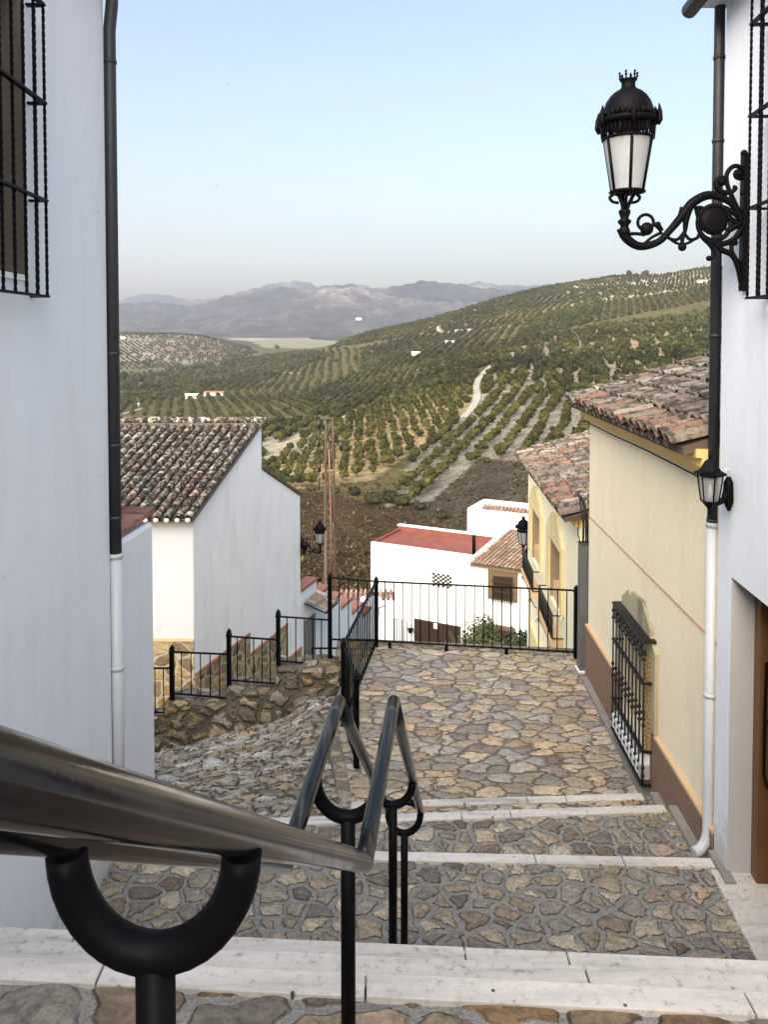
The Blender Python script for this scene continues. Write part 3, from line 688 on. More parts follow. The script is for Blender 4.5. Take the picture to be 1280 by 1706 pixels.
# ---- ornate wall lamp (built once pointing -X from a wall plate, scaled in metres)
def scroll(c,r0,r1,a0,a1,n=20):
    return [(c[0]+(r0+(r1-r0)*i/n)*math.cos(a0+(a1-a0)*i/n), c[1]+(r0+(r1-r0)*i/n)*math.sin(a0+(a1-a0)*i/n)) for i in range(n+1)]
def street_lamp(label,grp):
    s=1/271.0; X0,Y0=1240,370      # drawing scale of the lamp, origin at its wall plate
    t=thing('wall_street_lamp',label,'street lamp',(0,0,0),grp)
    def p(x,y,d=0): return Vector(((x-X0)*s,d,(Y0-y)*s))
    def path(pts,r,mb,sub=6):
        # Catmull-Rom
        P=[p(*q) for q in pts]; out=[]; R_=[]
        rr=r if hasattr(r,'__len__') else [r]*len(P)
        for i in range(len(P)-1):
            a=P[max(0,i-1)];b=P[i];c=P[i+1];d=P[min(len(P)-1,i+2)]
            for k in range(sub):
                u=k/sub; out.append(.5*((2*b)+(c-a)*u+(2*a-5*b+4*c-d)*u*u+(3*b-a-3*c+d)*u**3)); R_.append((rr[i]*(1-u)+rr[i+1]*u)*s)
        out.append(P[-1]); R_.append(rr[-1]*s); mb.tube(out,R_,8)
    m=MB()
    # wall plate
    m.hexa([p(1236,485,-.028),p(1245,485,-.028),p(1245,485,.028),p(1236,485,.028)],[p(1236,258,-.028),p(1245,258,-.028),p(1245,258,.028),p(1236,258,.028)])
    m.build('wall_plate',M['iron'],t)
    for y in (256,326,478): pass
    m=MB()
    for y in (256,322,366,478): m.ball(p(1239,y),.022,(1,1,1),10,6)
    # main arm
    path([(1238,372),(1226,345),(1205,330),(1180,325),(1155,338),(1138,360),(1120,382),(1100,402),(1070,409),(1048,396),(1038,378)],[6,6,6,7.5,8,7,6,6,7,8,8],m)
    # big ring and disc
    cx,cy=1192,371
    m.tube([p(cx+27*math.cos(a),cy+29*math.sin(a)) for a in [2*math.pi*i/28 for i in range(28)]],4.2*s,8,closed=True)
    m.lathe(p(1191,368),[(.001,-.02),(.05,-.022),(.082,-.012),(.088,0),(.082,.012),(.05,.022),(.001,.02)],20,True,None,Matrix.Rotation(math.pi/2,3,'X'))
    path([(1168,345),(1180,352),(1178,362)],4,m); path([(1205,345),(1220,352),(1236,366)],4.5,m); path([(1212,385),(1222,380),(1236,372)],5,m); path([(1214,362),(1224,368),(1230,372)],5,m)
    # upper scroll
    path([(1236,362),(1222,332),(1213,310),(1211,292),(1218,280),(1228,277),(1238,283)],[4.5,4.5,4,4,4,4,4],m)
    path(scroll((1231,290),8,2,1.0,8.5,24),3.6,m,2); m.ball(p(1231,290),.022)
    path([(1213,322),(1200,318),(1194,306),(1198,298),(1207,297),(1212,303)],[5,5,4.5,4.5,4.5,4],m); m.ball(p(1203,303),.028)
    path([(1218,322),(1226,314),(1222,311)],3.6,m)
    # lower brace
    path([(1196,406),(1205,416),(1222,425),(1232,445),(1239,480)],[5,5,5,5,4.5],m)
    path([(1176,398),(1186,408),(1192,420),(1189,430),(1184,431)],[4,4,3.6,3.4,3.4],m); m.ball(p(1184,430),.018)
    path([(1234,440),(1222,420),(1221,405)],3.8,m); m.ball(p(1226,404),.02)
    path([(1170,390),(1180,400),(1205,406),(1225,398),(1236,382)],[4,4.5,5,5,5],m)
    # leaf drop between the arm and ring
    path([(1150,345),(1146,362),(1144,384),(1140,398),(1140,412)],[8,6,3.5,3.5,3],m); m.ball(p(1140,411),.026)
    path([(1140,345),(1134,362),(1123,378),(1115,388)],[5,4,3.5,3],m)
    path([(1144,384),(1132,398),(1118,396),(1116,390)],2.8,m); path([(1142,386),(1152,398),(1164,396),(1167,389)],2.8,m); path([(1163,343),(1166,362),(1170,385)],[6,4,3],m)
    path([(1118,396),(1130,404),(1140,406),(1150,404),(1160,398)],2.4,m)
    # small rosette on the arm
    m.tube([p(1079+13*math.cos(a),369+13*math.sin(a)) for a in [2*math.pi*i/20 for i in range(20)]],2.8*s,8,closed=True)
    m.ball(p(1081,380),.042,(1,.7,1)); path([(1056,388),(1066,388),(1078,390)],3,m); path([(1092,372),(1100,376),(1106,384)],[3,5,4],m); m.ball(p(1099,373),.02)
    path([(1050,393),(1058,386)],[2.5,2.5],m); path([(1078,404),(1090,394),(1106,386)],[2.5,2.5,3],m); m.ball(p(1067,412),.014)
    # upright socket and fork
    m.lathe(p(1044,384),[(.020,-.03),(.034,-.02),(.036,0),(.028,.02),(.024,.035),(.040,.055),(.042,.065),(.024,.08),(.030,.10),(.036,.115),(.036,.13),(.030,.135)],14)
    path([(1042,350),(1040,338),(1034,324),(1030,320)],[4,3.4,3,3],m); path([(1046,350),(1051,338),(1058,324),(1062,320)],[4,3.4,3,3],m)
    for d in (-1,1):
        pts=[Vector(((1044-X0)*s,d*f,(Y0-y)*s)) for f,y in ((.01,348),(.03,334),(.05,321))]; m.tube(pts,.010,6)
    for k in (-1,1): path([(1044+k*10,336),(1044+k*20,334),(1044+k*25,327),(1044+k*20,323)],2.6,m)
    m.build('bracket',M['iron'],t)
    # lantern
    c=p(1047,0); c=Vector(((1048-X0)*s,0,0)); z_=lambda y:(Y0-y)*s
    m=MB(); m.lathe(c+Vector((0,0,z_(321))),[(.092,0),(.110,.006),(.112,.014),(.100,.022)],20)
    m.lathe(c+Vector((0,0,z_(232))),[(.152,0),(.160,.004),(.160,.012),(.150,.018)],20)
    for k in range(6):
        a=math.pi/3*k+.45; u=Vector((math.cos(a),math.sin(a),0)); m.tube([c+u*.098+Vector((0,0,z_(318))),c+u*.152+Vector((0,0,z_(228)))],.0095,6)
    for k in range(36):
        a=2*math.pi*k/36; u=Vector((math.cos(a),math.sin(a),0)); m.tube([c+u*.154+Vector((0,0,z_(229))),c+u*.160+Vector((0,0,z_(208)))],.0045 if k%6 else .012,5)
    m.build('lantern_frame',M['iron'],t)
    m=MB(); m.lathe(c,[(.094,z_(318)),(.147,z_(229))],6 if False else 18,True,None,None,True); m.build('lamp_glass',M['frost'],t)
    m=MB(); m.lathe(c+Vector((0,0,z_(208))),[(.150,-.002),(.172,0),(.185,.012),(.190,.028),(.180,.038),(.165,.045),(.160,.06),(.155,.075),(.150,.10),(.135,.145),(.112,.18),(.085,.205),(.055,.222),(.045,.228)],28)
    m.build('dome',M['iron'],t)
    m=MB()
    for k in range(6):
        a=math.pi/3*k+.45; u=Vector((math.cos(a),math.sin(a),0)); v=Vector((-u.y,u.x,0)); b=c+u*.185+Vector((0,0,z_(208)+.01))
        m.tube([b-Vector((0,0,.03)),b+u*.012,b+Vector((0,0,.05))+u*.012,b+Vector((0,0,.095))+u*.006],[.012,.018,.014,.004],6)
        for e in (-1,1): m.tube([b+v*e*.012+Vector((0,0,.03)),b+v*e*.035+Vector((0,0,.05)),b+v*e*.03+Vector((0,0,.07))-u*.01],[.008,.008,.005],5)
        for j in range(1,6):
            aa=a+math.pi/3*j/6; uu=Vector((math.cos(aa),math.sin(aa),0)); hh=.032+.03*math.sin(math.pi*j/6)
            m.ball(c+uu*.172+Vector((0,0,z_(208)+hh)),.017,(1,1,1.5),6,4)
    # crown
    cz=z_(208)+.228
    m.lathe(c+Vector((0,0,cz-.01)),[(.050,0),(.050,.012),(.042,.02),(.042,.05),(.050,.06),(.052,.066)],18)
    for k in range(12):
        a=2*math.pi*k/12; u=Vector((math.cos(a),math.sin(a),0)); b=c+u*.048+Vector((0,0,cz+.05)); hh=.045 if k%2==0 else .03
        m.tube([b,b+Vector((0,0,hh))+u*.006],[.005,.004],5); m.ball(b+Vector((0,0,hh*.6))+u*.004,.009,(1,1,1),6,4); 
        if k%2==0: m.ball(b+Vector((0,0,hh))+u*.006,.008,(1,1,1),6,4)
    m.build('crown_ornament',M['iron'],t)
    return t
GL='matching ornate black wall street lamps'
lamp=street_lamp('large ornate black street lamp with crown on the right white house',GL)
lo=atY(1240,370,4.93); lamp.location=lo; lamp.scale=(1.019,)*3; lamp.rotation_euler=(0,0,math.atan(-.0615)*1.0)
# connect: wall at that Y
def relabel(o,l): o['label']=l; return o
lamp2=relabel(copy_tree(lamp),'small distant ornate street lamp on the corner of the white gabled house')
lp2=atY(498,912,23.0); lamp2.location=lp2; lamp2.rotation_euler=(0,0,math.pi-.25); lamp2.scale=(.93,.93,.93)
lamp3=relabel(copy_tree(lamp),'ornate street lamp half hidden behind the far corner of the yellow house')
# ---- small lantern
def lantern():
    Yl=WR.hit(1222,822).y; s=1300/(Yl*1.0)
    q=atY(1184,806,Yl+.0); t=thing('wall_lantern','small black six sided lantern on the right house above the white drainpipe','lantern',q)
    def Z(y): return atY(1184,y,Yl).z
    m=MB(); r1=.052*1.05; r2=.084
    c=Vector((q.x,q.y,0))
    m.lathe(c,[(r1*.25,Z(856)),(r1*.22,Z(852)),(.012,Z(850)),(.020,Z(846)),(.03,Z(843)),(r1,Z(836)),(r1*1.05,Z(834))],6,False)
    for k in range(6):
        a=math.pi/3*k+math.pi/6; u=Vector((math.cos(a),math.sin(a),0)); m.tube([c+u*r1+Vector((0,0,Z(836))),c+u*r2*.93+Vector((0,0,Z(793)))],.005,5)
    m.build('lantern_frame',M['iron'],t)
    m=MB(); m.lathe(c,[(r1*.93,Z(835)),(r2*.88,Z(794))],6,False,None,None,True); m.build('lamp_glass',M['glass'],t)
    m=MB(); m.lathe(c,[(.018,Z(834)),(.018,Z(815)),(.013,Z(812)),(.013,Z(800))],10); m.build('bulb',M['pipew'],t)
    m=MB(); m.lathe(c,[(r2*.8,Z(794)),(r2*1.22,Z(790)),(r2*1.24,Z(788)),(r2*.8,Z(783)),(r2*.62,Z(777)),(r2*.48,Z(771)),(r2*.30,Z(766)),(.012,Z(765)),(.010,Z(763)),(.016,Z(760)),(.012,Z(757)),(.003,Z(755))],6,False); m.build('roof',M['iron'],t)
    wp=WR.p(Yl,.0,0)
    m=MB()
    W_=[WR.p(Yl,.01,Z(y)) for y in (796,822,851)]
    m.tube([WR.p(Yl,.028,Z(794)),WR.p(Yl,.030,Z(804)),WR.p(Yl,.030,Z(835)),WR.p(Yl,.024,Z(851))],[.012,.030,.034,.010],12)
    m.tube([WR.p(Yl,.035,Z(820)),WR.p(Yl,.055,Z(832)),WR.p(Yl,.09,Z(839)),Vector((q.x,q.y,Z(843)))],[.03,.022,.014,.011],10)
    m.build('arm',M['iron'],t)
    m=MB(); m.tube([WR.p(Yl,.03,Z(794)),WR.p(Yl,.055,Z(789)),WR.p(Yl,.052,Z(782)),WR.p(Yl,.03,Z(782)),WR.p(Yl,.028,Z(787))],.006,8); m.build('hook',M['pipew'],t)
lantern()

# ================================================================ TILED ROOFS
PAL_RED=[(.20,.15,.115),(.19,.145,.115),(.26,.21,.155),(.25,.215,.17),(.21,.175,.14),(.23,.135,.10),(.29,.25,.20),(.31,.275,.22),(.22,.19,.16),(.16,.13,.11)]
PAL_OLD=[(.30,.25,.19),(.38,.34,.27),(.27,.21,.17),(.32,.22,.17),(.26,.24,.21),(.42,.39,.33),(.28,.18,.14),(.24,.18,.14)]
def roof_tiles(name,mt,parent,O,U,V,nu,nv,pitch,tl,pal,r=None,pan=True,jit=.01,ends=None,redrow=False):
    """O eave corner, U along eave, V up the slope (unit), covers as tapered half barrels"""
    U=Vector(U).normalized(); V=Vector(V).normalized(); Nn=U.cross(V).normalized()
    if Nn.z<0: Nn=-Nn
    r=r or pitch*.36; m=MB(); seg=7
    Uo=Vector(U)
    for i in range(nu):
        wob=random.uniform(-jit,jit)
        for j in range(nv):
            c=O+U*(pitch*(i+.5)+wob+random.uniform(-jit,jit)*.6)+V*(tl*j+random.uniform(-.02,.02))+Nn*(.025+random.uniform(0,.012))
            col=random.choice(pal); f=random.uniform(.75,1.2); col=tuple(x*f for x in col)
            if redrow and j==0 and random.random()<.22: col=(.25,.14,.10)
            tw=random.uniform(-.02,.02)
            vs=[];L1=tl*1.12
            for k,(rr,h,dz) in enumerate(((r*1.1,0,.018),(r*.9,L1,-.004))):
                for s_ in range(seg+1):
                    a=math.pi*s_/seg
                    vs.append(c+U*(rr*math.cos(a)+tw*h)+V*h+Nn*(rr*1.0*math.sin(a)+dz))
            th=.016
            for k,(rr,h,dz) in enumerate(((r*1.1-th,0,.018),(r*.9-th,L1,-.004))):
                for s_ in range(seg+1):
                    a=math.pi*s_/seg; vs.append(c+U*(rr*math.cos(a)+tw*h)+V*h+Nn*(rr*1.0*math.sin(a)+dz))
            n1=seg+1; fs=[]
            for s_ in range(seg):
                fs.append((s_,s_+1,n1+s_+1,n1+s_)); fs.append((2*n1+s_,3*n1+s_,3*n1+s_+1,2*n1+s_+1)); fs.append((s_,2*n1+s_,2*n1+s_+1,s_+1))
            fs.append((0,n1,3*n1,2*n1)); fs.append((seg,2*n1+seg,3*n1+seg,n1+seg))
            m.add(vs,fs,col,False)
        # channel tiles
        if pan:
            for j in range(0,nv):
                c=O+U*(pitch*(i+1)+wob)+V*(tl*j); col=random.choice(pal); col=tuple(x*.55 for x in col)
                vs=[];
                for h in (0,tl*1.02):
                    for s_ in range(5):
                        a=math.pi+math.pi*s_/4; vs.append(c+U*(r*.8*math.cos(a))+V*h+Nn*(.02+r*.55*math.sin(a)+(.012 if h==0 else 0)))
                m.add(vs,[(s_,s_+1,5+s_+1,5+s_) for s_ in range(4)],col,False)
    o=m.build(name,mt,parent)
    return o
# ---- cream house
cY0,cY1=5.36,9.30
ch=thing('cream_house','cream plastered house with mossy tiled roof, brown tiled base and caged window','house',WC.p(cY1,0,-5))
ow0,ow1,oz0,oz1=6.92,7.66,-3.78,-2.86
m=MB(); m.wbox(WC,cY0,ow0,-.35,0,-8,-.98); m.wbox(WC,ow1,cY1,-.35,0,-8,-.98); m.wbox(WC,ow0,ow1,-.35,0,-8,oz0); m.wbox(WC,ow0,ow1,-.35,0,oz1,-.98)
q=lambda z:[(WC.p(cY0,-.36,0).x,cY0,z),(7.5,cY0,z),(7.5,cY1-.0,z),(WC.p(cY1,-.36,0).x,cY1,z)]
m.hexa(q(-8),q(-.98))
m.build('wall',M['cream'],ch)
m=MB(); m.wbox(WC,5.47,cY1+.05,-.3,.06,-1.0,-.93); m.wbox(WC,5.47,cY1+.07,-.3,.10,-.93,-.86); m.wbox(WC,5.47,cY1+.09,-.3,.14,-.86,-.80); m.build('cornice',M['yellow'],ch)
m=MB(); m.tube([WC.p(cY1+.02,.065,-1.015),WC.p(8,.07,-1.02),WC.p(6.9,.065,-1.012),WC.p(5.4,.07,-1.02)],.008,6)
tag(m.build('cable',M['black']),'thin cable strung under the yellow cornice of the cream house','cable')
m=MB(); m.wbox(WC,cY0,cY1,.0005,.006,-2.175,-2.150); m.build('wall_line',M['peach'],ch)
m=MB(); 
for a,b in ((cY0,6.76),(7.80,cY1+.012)): m.wbox(WC,a,b,.0,.03,-5.5,-3.50)
m.wbox(WC,6.76,7.80,.0,.03,-5.5,-3.97)
m.each('tiled_base',M['dado'],ch)
m=MB(); m.wbox(WC,cY0,6.66,.0,.036,-3.499,-3.475); m.wbox(WC,7.9,cY1+.015,.0,.036,-3.499,-3.475); m.each('base_cap',M['peach'],ch)
# roof
m=MB(); Vr=Vector((1,-.032,.30)).normalized()
e0=WC.p(cY1+.12,.22,-.79); e1=WC.p(5.50,.22,-.79)
m.add([e0,e1,e1+Vr*5.5,e0+Vr*5.5,e0-Vector((0,0,.06)),e1-Vector((0,0,.06)),e1+Vr*5.5-Vector((0,0,.06)),e0+Vr*5.5-Vector((0,0,.06))],[(0,1,2,3),(7,6,5,4),(0,4,5,1),(1,5,6,2),(2,6,7,3),(3,7,4,0)])
ro=m.build('roof',M['roofbase'],ch)
roof_tiles('roof_tiles',M['tileB'],ro,e1-Vr*.06,(e0-e1),Vr,int((e0-e1).length/.185),15,.185,.34,PAL_RED,r=.070,jit=.018,redrow=True)
# window
wf=MB(); 
def yz(W,px,py): h=W.hit(px,py); return h.y,h.z
m=MB(); m.wbox(WC,ow0,ow1,-.22,-.18,oz0,oz1); wo=m.build('window',M['darkwood'],ch)
m=MB()
sur=[(6.66,-3.50),(6.66,-2.86),(6.68,-2.66),(6.80,-2.62),(6.84,-2.56),(7.05,-2.40),(7.25,-2.36),(7.40,-2.36),(7.66,-2.50),(7.72,-2.60),(7.90,-2.66),(7.90,-3.50),(7.80,-3.50),(7.80,-2.82),(6.76,-2.82),(6.76,-3.50)]
def wprism(m,W,pts,o0,o1): m.prism([W.p(y,o0,z) for y,z in pts],W.p(0,o1,0)-W.p(0,o0,0))
wprism(m,WC,[(6.66,-2.84),(6.66,-2.76),(6.80,-2.66),(6.80,-2.60),(7.06,-2.43),(7.36,-2.43),(7.42,-2.50),(7.50,-2.46),(7.72,-2.60),(7.72,-2.66),(7.88,-2.76),(7.88,-2.84)],.0,.035)
m.wbox(WC,6.66,6.77,.0,.035,-3.47,-2.84); m.wbox(WC,7.77,7.88,.0,.035,-3.47,-2.84)
m.build('surround',M['stonesur'],wo)
m=MB()
for k in range(24):
    zz=-3.72+k*.038; m.wbox(WC,ow0+.0,ow0+.30,-.175,-.135,zz,zz+.026)
m.wbox(WC,6.80,6.915,-.02,.03,-3.80,-2.86)
for k in range(22):
    zz=-3.78+k*.042; m.hexa([WC.p(6.80,.031,zz+.012),WC.p(6.915,.031,zz+.0),WC.p(6.915,.045,zz+.0),WC.p(6.80,.045,zz+.012)],[WC.p(6.80,.031,zz+.034),WC.p(6.915,.031,zz+.022),WC.p(6.915,.045,zz+.022),WC.p(6.80,.045,zz+.034)])
m.build('shutter',m_plain('yellow_wooden_slats',(.42,.28,.11),.7),wo)
m=MB(); m.wbox(WC,6.78,7.78,.031,.11,-3.93,-3.80); m.wbox(WC,6.78,6.82,.031,.11,-3.93,-3.72);m.build('sill',M['whiteold'],wo)
g=MB(); GY0,GY1,go=6.74,7.76,.105; ZS=[-3.96,-3.66,-3.05,-2.68]
for z_ in ZS:
    g.bar(WC.p(GY0,go,z_),WC.p(GY1,go,z_),.035,.016)
    for yy in (GY0,GY1): g.bar(WC.p(yy,go,z_),WC.p(yy,.0,z_),.03,.016)
g.wbox(WC,GY0,GY1,0.0,go,-2.676,-2.668)
for i in range(10):
    yy=GY0+(GY1-GY0)*i/9; a=WC.p(yy,go,0)
    g.tube([(a.x,a.y,ZS[0]),(a.x,a.y,ZS[-1])],.0085,6)
    for zc in (-3.42,-3.36,-3.30,-3.87,-3.80,-2.76,-2.83): g.ball((a.x,a.y,zc),.019,(1,1,1.2),6,4)
    if i<9:
        b=WC.p(yy+(GY1-GY0)/18,go,0)
        for zc in (-3.86,-2.77): g.tube([(b.x,b.y+.03*math.cos(u),zc+.055*math.sin(u)) for u in [2*math.pi*k/8 for k in range(8)]],.006,5,closed=True)
g.build('window_grille',M['irongrey'],wo)
# grey casing and cables between the two houses
cz=atY(975,905,9.5).z
cs=MB(); cs.box(2.40,2.505,9.42,9.56,-4.3,cz)
t=thing('cable_casing','tall grey metal cable casing standing at the end of the cream house','cable casing',(2.45,9.5,-4.3)); 
cs.build('casing',M['greybox'],t,bevel=.006)
m=MB(); m.box(2.395,2.51,9.41,9.57,cz,cz+.012); m.build('cap',M['galv'],t)
m=MB(); m.box(2.38,2.52,9.38,9.58,-4.3,z7+.01);m.build('foot',M['whiteold'],t)
m=MB()
for dx,rr in ((0,.013),(.035,.010),(.06,.012)):
    m.tube([(2.44+dx,9.47,cz),(2.45+dx*.8,9.48,cz+.25),(2.42+dx,9.50,cz+.42),(2.42+dx*.7,9.55,cz+.52),(2.45,9.75,cz+.56)],rr,6)
m.tube([(2.41,9.45,cz),(2.37,9.45,cz+.13),(2.38,9.46,cz+.28),(2.44,9.47,cz+.4)],.006,6)
tag(m.build('cable_bundle',M['black']),'loose bundle of black cables rising from the grey casing','cables')

# ---- lower yellow house
WY=Wall(2.116,.0564,-1); lY0,lY1=10.75,16.3
lz=WY.hit(882,772).z
ly=thing('yellow_house','pale yellow house with two balconies and tiled roof below the landing','house',WY.p(lY1,0,-10))
def opn(pxa,pxb,pyt,pyb):
    a=WY.hit(pxa,pyt); b=WY.hit(pxb,pyb); return b.y,a.y,b.z,a.z
O1=(13.45,14.75); O2=(11.95,13.0)
ow=[]
za1=WY.hit(888,845).z; zb1=WY.hit(903,948).z
za2=WY.hit(917,882).z; zb2=WY.hit(938,1024).z
y1a,y1b=WY.hit(903,900).y,WY.hit(887,900).y; y2a,y2b=WY.hit(938,950).y,WY.hit(917,950).y
m=MB(); ztop=max(za1,za2); zbot=min(zb1,zb2)
ztop=(za1+za2)/2; zbot=(zb1+zb2)/2-.15
for a,b in ((lY0,y2a),(y2b,y1a),(y1b,lY1)): m.wbox(WY,a,b,-.3,0,-16,lz)
for a,b in ((y2a,y2b),(y1a,y1b)): m.wbox(WY,a,b,-.3,0,ztop,lz); m.wbox(WY,a,b,-.3,0,-16,zbot)
q=lambda z:[(WY.p(lY0,-.31,0).x,lY0,z),(9,lY0,z),(9,lY1,z),(WY.p(lY1,-.31,0).x,lY1,z)]
m.hexa(q(-16),q(lz)); m.build('wall',M['cream2'],ly)
m=MB(); m.wbox(WY,lY0,lY1+.05,-.3,.06,lz,lz+.06); m.wbox(WY,lY0,lY1+.08,-.3,.12,lz+.06,lz+.13); m.build('cornice',M['yellow'],ly)
for (a,b) in ((y2a,y2b),(y1a,y1b)):
    m=MB(); m.wbox(WY,a,b,-.24,-.2,zbot,ztop); wo=m.build('window',m_plain('beige_blind',(.22,.165,.115)) ,ly)
    m=MB(); m.wbox(WY,b-.006,b-.001,-.2,-.003,zbot,ztop); m.build('reveal',m_plain('beige_reveal',(.30,.225,.155)),wo)
    m=MB(); m.wbox(WY,a,b-.01,-.19,-.05,zbot,zbot+.28); m.build('lower_panel',M['peach'],wo)
    w_=b-a
    m=MB(); wprism(m,WY,[(a-.16,ztop),(a-.16,ztop+.10),(a-.02,ztop+.18),(a+.02,ztop+.26),((a+b)/2-.15,ztop+.48),((a+b)/2+.15,ztop+.48),(b-.02,ztop+.26),(b+.02,ztop+.18),(b+.16,ztop+.10),(b+.16,ztop)],0,.05)
    m.wbox(WY,a-.16,a-.01,0,.05,ztop-.95,ztop); m.wbox(WY,b+.01,b+.16,0,.05,ztop-.95,ztop); m.build('surround',M['yellow2'],wo)
    m=MB(); m.wbox(WY,a-.14,b+.14,0,.20,zbot-.36,zbot-.26); m.build('balcony_slab',M['peach'],wo)
    g=MB()
    for z_ in (zbot-.22,zbot+.14): 
        g.bar(WY.p(a-.12,.17,z_),WY.p(b+.12,.17,z_),.025,.015)
        for yy in (a-.12,b+.12): g.bar(WY.p(yy,.17,z_),WY.p(yy,0,z_),.02,.015)
    n=14
    for i in range(n+1):
        yy=a-.12+(w_+.24)*i/n; g.tube([WY.p(yy,.17,zbot-.22),WY.p(yy,.17,zbot+.14)],.008,5)
        if i<n:
            yc=yy+(w_+.24)/n/2
            for zc in (zbot-.12,zbot+.03): g.tube([WY.p(yc+.03*math.cos(u),.17,zc+.05*math.sin(u)) for u in [2*math.pi*k/7 for k in range(7)]],.005,4,closed=True)
    for yy in (a,b): g.tube([WY.p(yy,.17,zbot-.38),WY.p(yy,.24,zbot-.45),WY.p(yy,.18,zbot-.46),WY.p(yy,.2,zbot-.4)],.009,5); g.tube([WY.p(yy,.02,zbot-.6),WY.p(yy,.12,zbot-.55),WY.p(yy,.2,zbot-.38)],.009,5)
    g.build('balcony_grille',M['irongrey'],wo)
m=MB(); yy=WY.hit(893,1070).y; m.wbox(WY,yy-.8,yy+.6,0,.05,-8.5,WY.hit(893,1055).z); m.build('door_surround',M['yellow2'],ly)
e0=WY.p(lY1+.15,.22,lz+.15); e1=WY.p(lY0-.1,.22,lz+.15); Vr=Vector((1,-.05,.29)).normalized()
m=MB(); D=Vector((0,0,.06)); m.add([e0,e1,e1+Vr*5,e0+Vr*5,e0-D,e1-D,e1+Vr*5-D,e0+Vr*5-D],[(0,1,2,3),(7,6,5,4),(0,4,5,1),(1,5,6,2),(2,6,7,3),(3,7,4,0)])
ro=m.build('roof',M['roofbase'],ly)
roof_tiles('roof_tiles',M['tileB'],ro,e1-Vr*.05,(e0-e1),Vr,int((e0-e1).length/.22),11,.22,.38,PAL_RED+[(.26,.13,.09)],jit=.015,redrow=True)
lamp3.location=(WY.p(lY1,0,0).x+.02,16.33,atY(878,884,17.0).z-.0); lamp3.rotation_euler=(0,0,-math.pi/2); lamp3.scale=(.85,.85,.85)
lamp3.location.z=atY(878,905,17).z-.16

# ================================================================ LEFT GABLED HOUSE
gY=17.4; gc=atY(323,900,gY); WG=Wall(gc.x-.323*gY,.323,1)
gh=thing('gabled_house','white gabled house with dark mossy barrel tile roof and stone base','house',(gc.x,gY,-9))
ze=atY(323,862,gY).z; gfar=WG.hit(500,900); gpk=WG.hit(435,705); 
zpk=gpk.z; zdrop=WG.hit(437,782).z; zfar=WG.hit(500,826).z
gx,gy_=gc.x,gY; XLf=-12.5
def G(Y,z,o=0): return WG.p(Y,o,z)
yf=gfar.y; yp=gpk.y
m=MB()
poly=[(gY,-14),(gY,ze),(yp,zpk),(yp+.02,zdrop),(yf,zfar),(yf,-14)]
m.prism([WG.p(y,0,z) for y,z in poly],(-7,0,0))
m.build('wall',M['whiteold'],gh)
# front wall skin as its own wing, colour greyed against the direct sun
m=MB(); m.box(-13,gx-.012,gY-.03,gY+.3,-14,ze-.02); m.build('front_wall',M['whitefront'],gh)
m=MB(); m.box(-13,gx-.005,gY-.12,gY-.035,ze-.10,ze+.0); m.build('cornice',M['ochre'],gh)
zd=atY(290,1062,gY).z; m=MB(); m.box(-13,gx-.005,gY-.07,gY-.032,-14,zd-.06); m.build('stone_base',M['dadostone'],gh)
m=MB(); m.box(-13,gx-.003,gY-.09,gY-.033,zd-.059,zd); m.build('base_cap',M['peach'],gh)
# stepped stone base along the gable wall
m=MB(); mc=MB()
for (xa,ya,xb) in ((330,1118,385),(385,1058+22,415),(417.5,1090,449),(450,1050+12,482),(480,1100,506)): pass
for (pa,pb) in (((322,1128),(386,1078)),((386,1078),(414,1058)),((415,1093),(477,1041)),((478,1105),(502,1075))):
    A=WG.hit(*pa); B=WG.hit(*pb); zz=(A.z+B.z)/2; y0=max(A.y,gY); y1=min(B.y,yf)
    if y1<=y0: continue
    m.wbox(WG,y0,y1,.0,.05,-14,zz); mc.wbox(WG,y0,y1,.0,.06,zz,zz+.05)
m.each('stone_skirting',M['dadostone'],gh); mc.each('skirting_cap',M['claytop'],gh)
# roof planes
Ug=Vector((-1,0,0)); e=Vector((gx+.06,gY-.25,ze+.02)); pk=Vector((gpk.x+.06,yp,zpk+.02))
Vg=(pk-e).normalized(); Lg=(pk-e).length
m=MB(); m.add([e,e+Ug*9,pk+Ug*9,pk,e-Vector((0,0,.05)),e+Ug*9-Vector((0,0,.05)),pk+Ug*9-Vector((0,0,.05)),pk-Vector((0,0,.05))],[(3,2,1,0),(4,5,6,7),(0,1,5,4),(1,2,6,5),(2,3,7,6),(3,0,4,7)])
ro=m.build('roof',M['roofbase'],gh)
roof_tiles('roof_tiles',M['tileA'],ro,e+Vector((0,-.05,.0)),Ug,Vg,32,int(Lg/.34),.235,.34,PAL_OLD,jit=.008)
m=MB(); 
for i in range(26):
    a=pk+Ug*(.35*i)+Vector((.1,.05,.05)); m.tube([a,a+Ug*.38],.095,8,col=random.choice(PAL_OLD))
m.build('ridge_tiles',M['tileA'],ro)
m=MB()   # plaster fillets between the eave tiles
for i in range(33):
    c=e+Ug*(.235*(i+.5))+Vector((0,-.06,-.01)); m.ball(c,.062,(1,.5,.9),8,5)
m.each('eave_mortar',M['whitefar'],ro)
m=MB(); p0=Vector(WG.p(yp+.02,.05,zdrop+.02)); p1=Vector(WG.p(yf,.05,zfar+.02)); m.hexa([p0,p1,p1+Ug*6,p0+Ug*6],[v+Vector((0,0,.08)) for v in (p0,p1,p1+Ug*6,p0+Ug*6)]); m.build('rear_roof',M['roofbase'],gh)
cb=MB(); cb.tube([(-9,gY-.32,ze+.06),(gx-.05,gY-.32,ze+.06)],.008,5); cb.tube([(-9,gY-.32,ze+.06),(-9,gY,ze)],.008,5)
tag(cb.build('cable',M['black']),'thin black cable along the eave of the gabled house','cable')

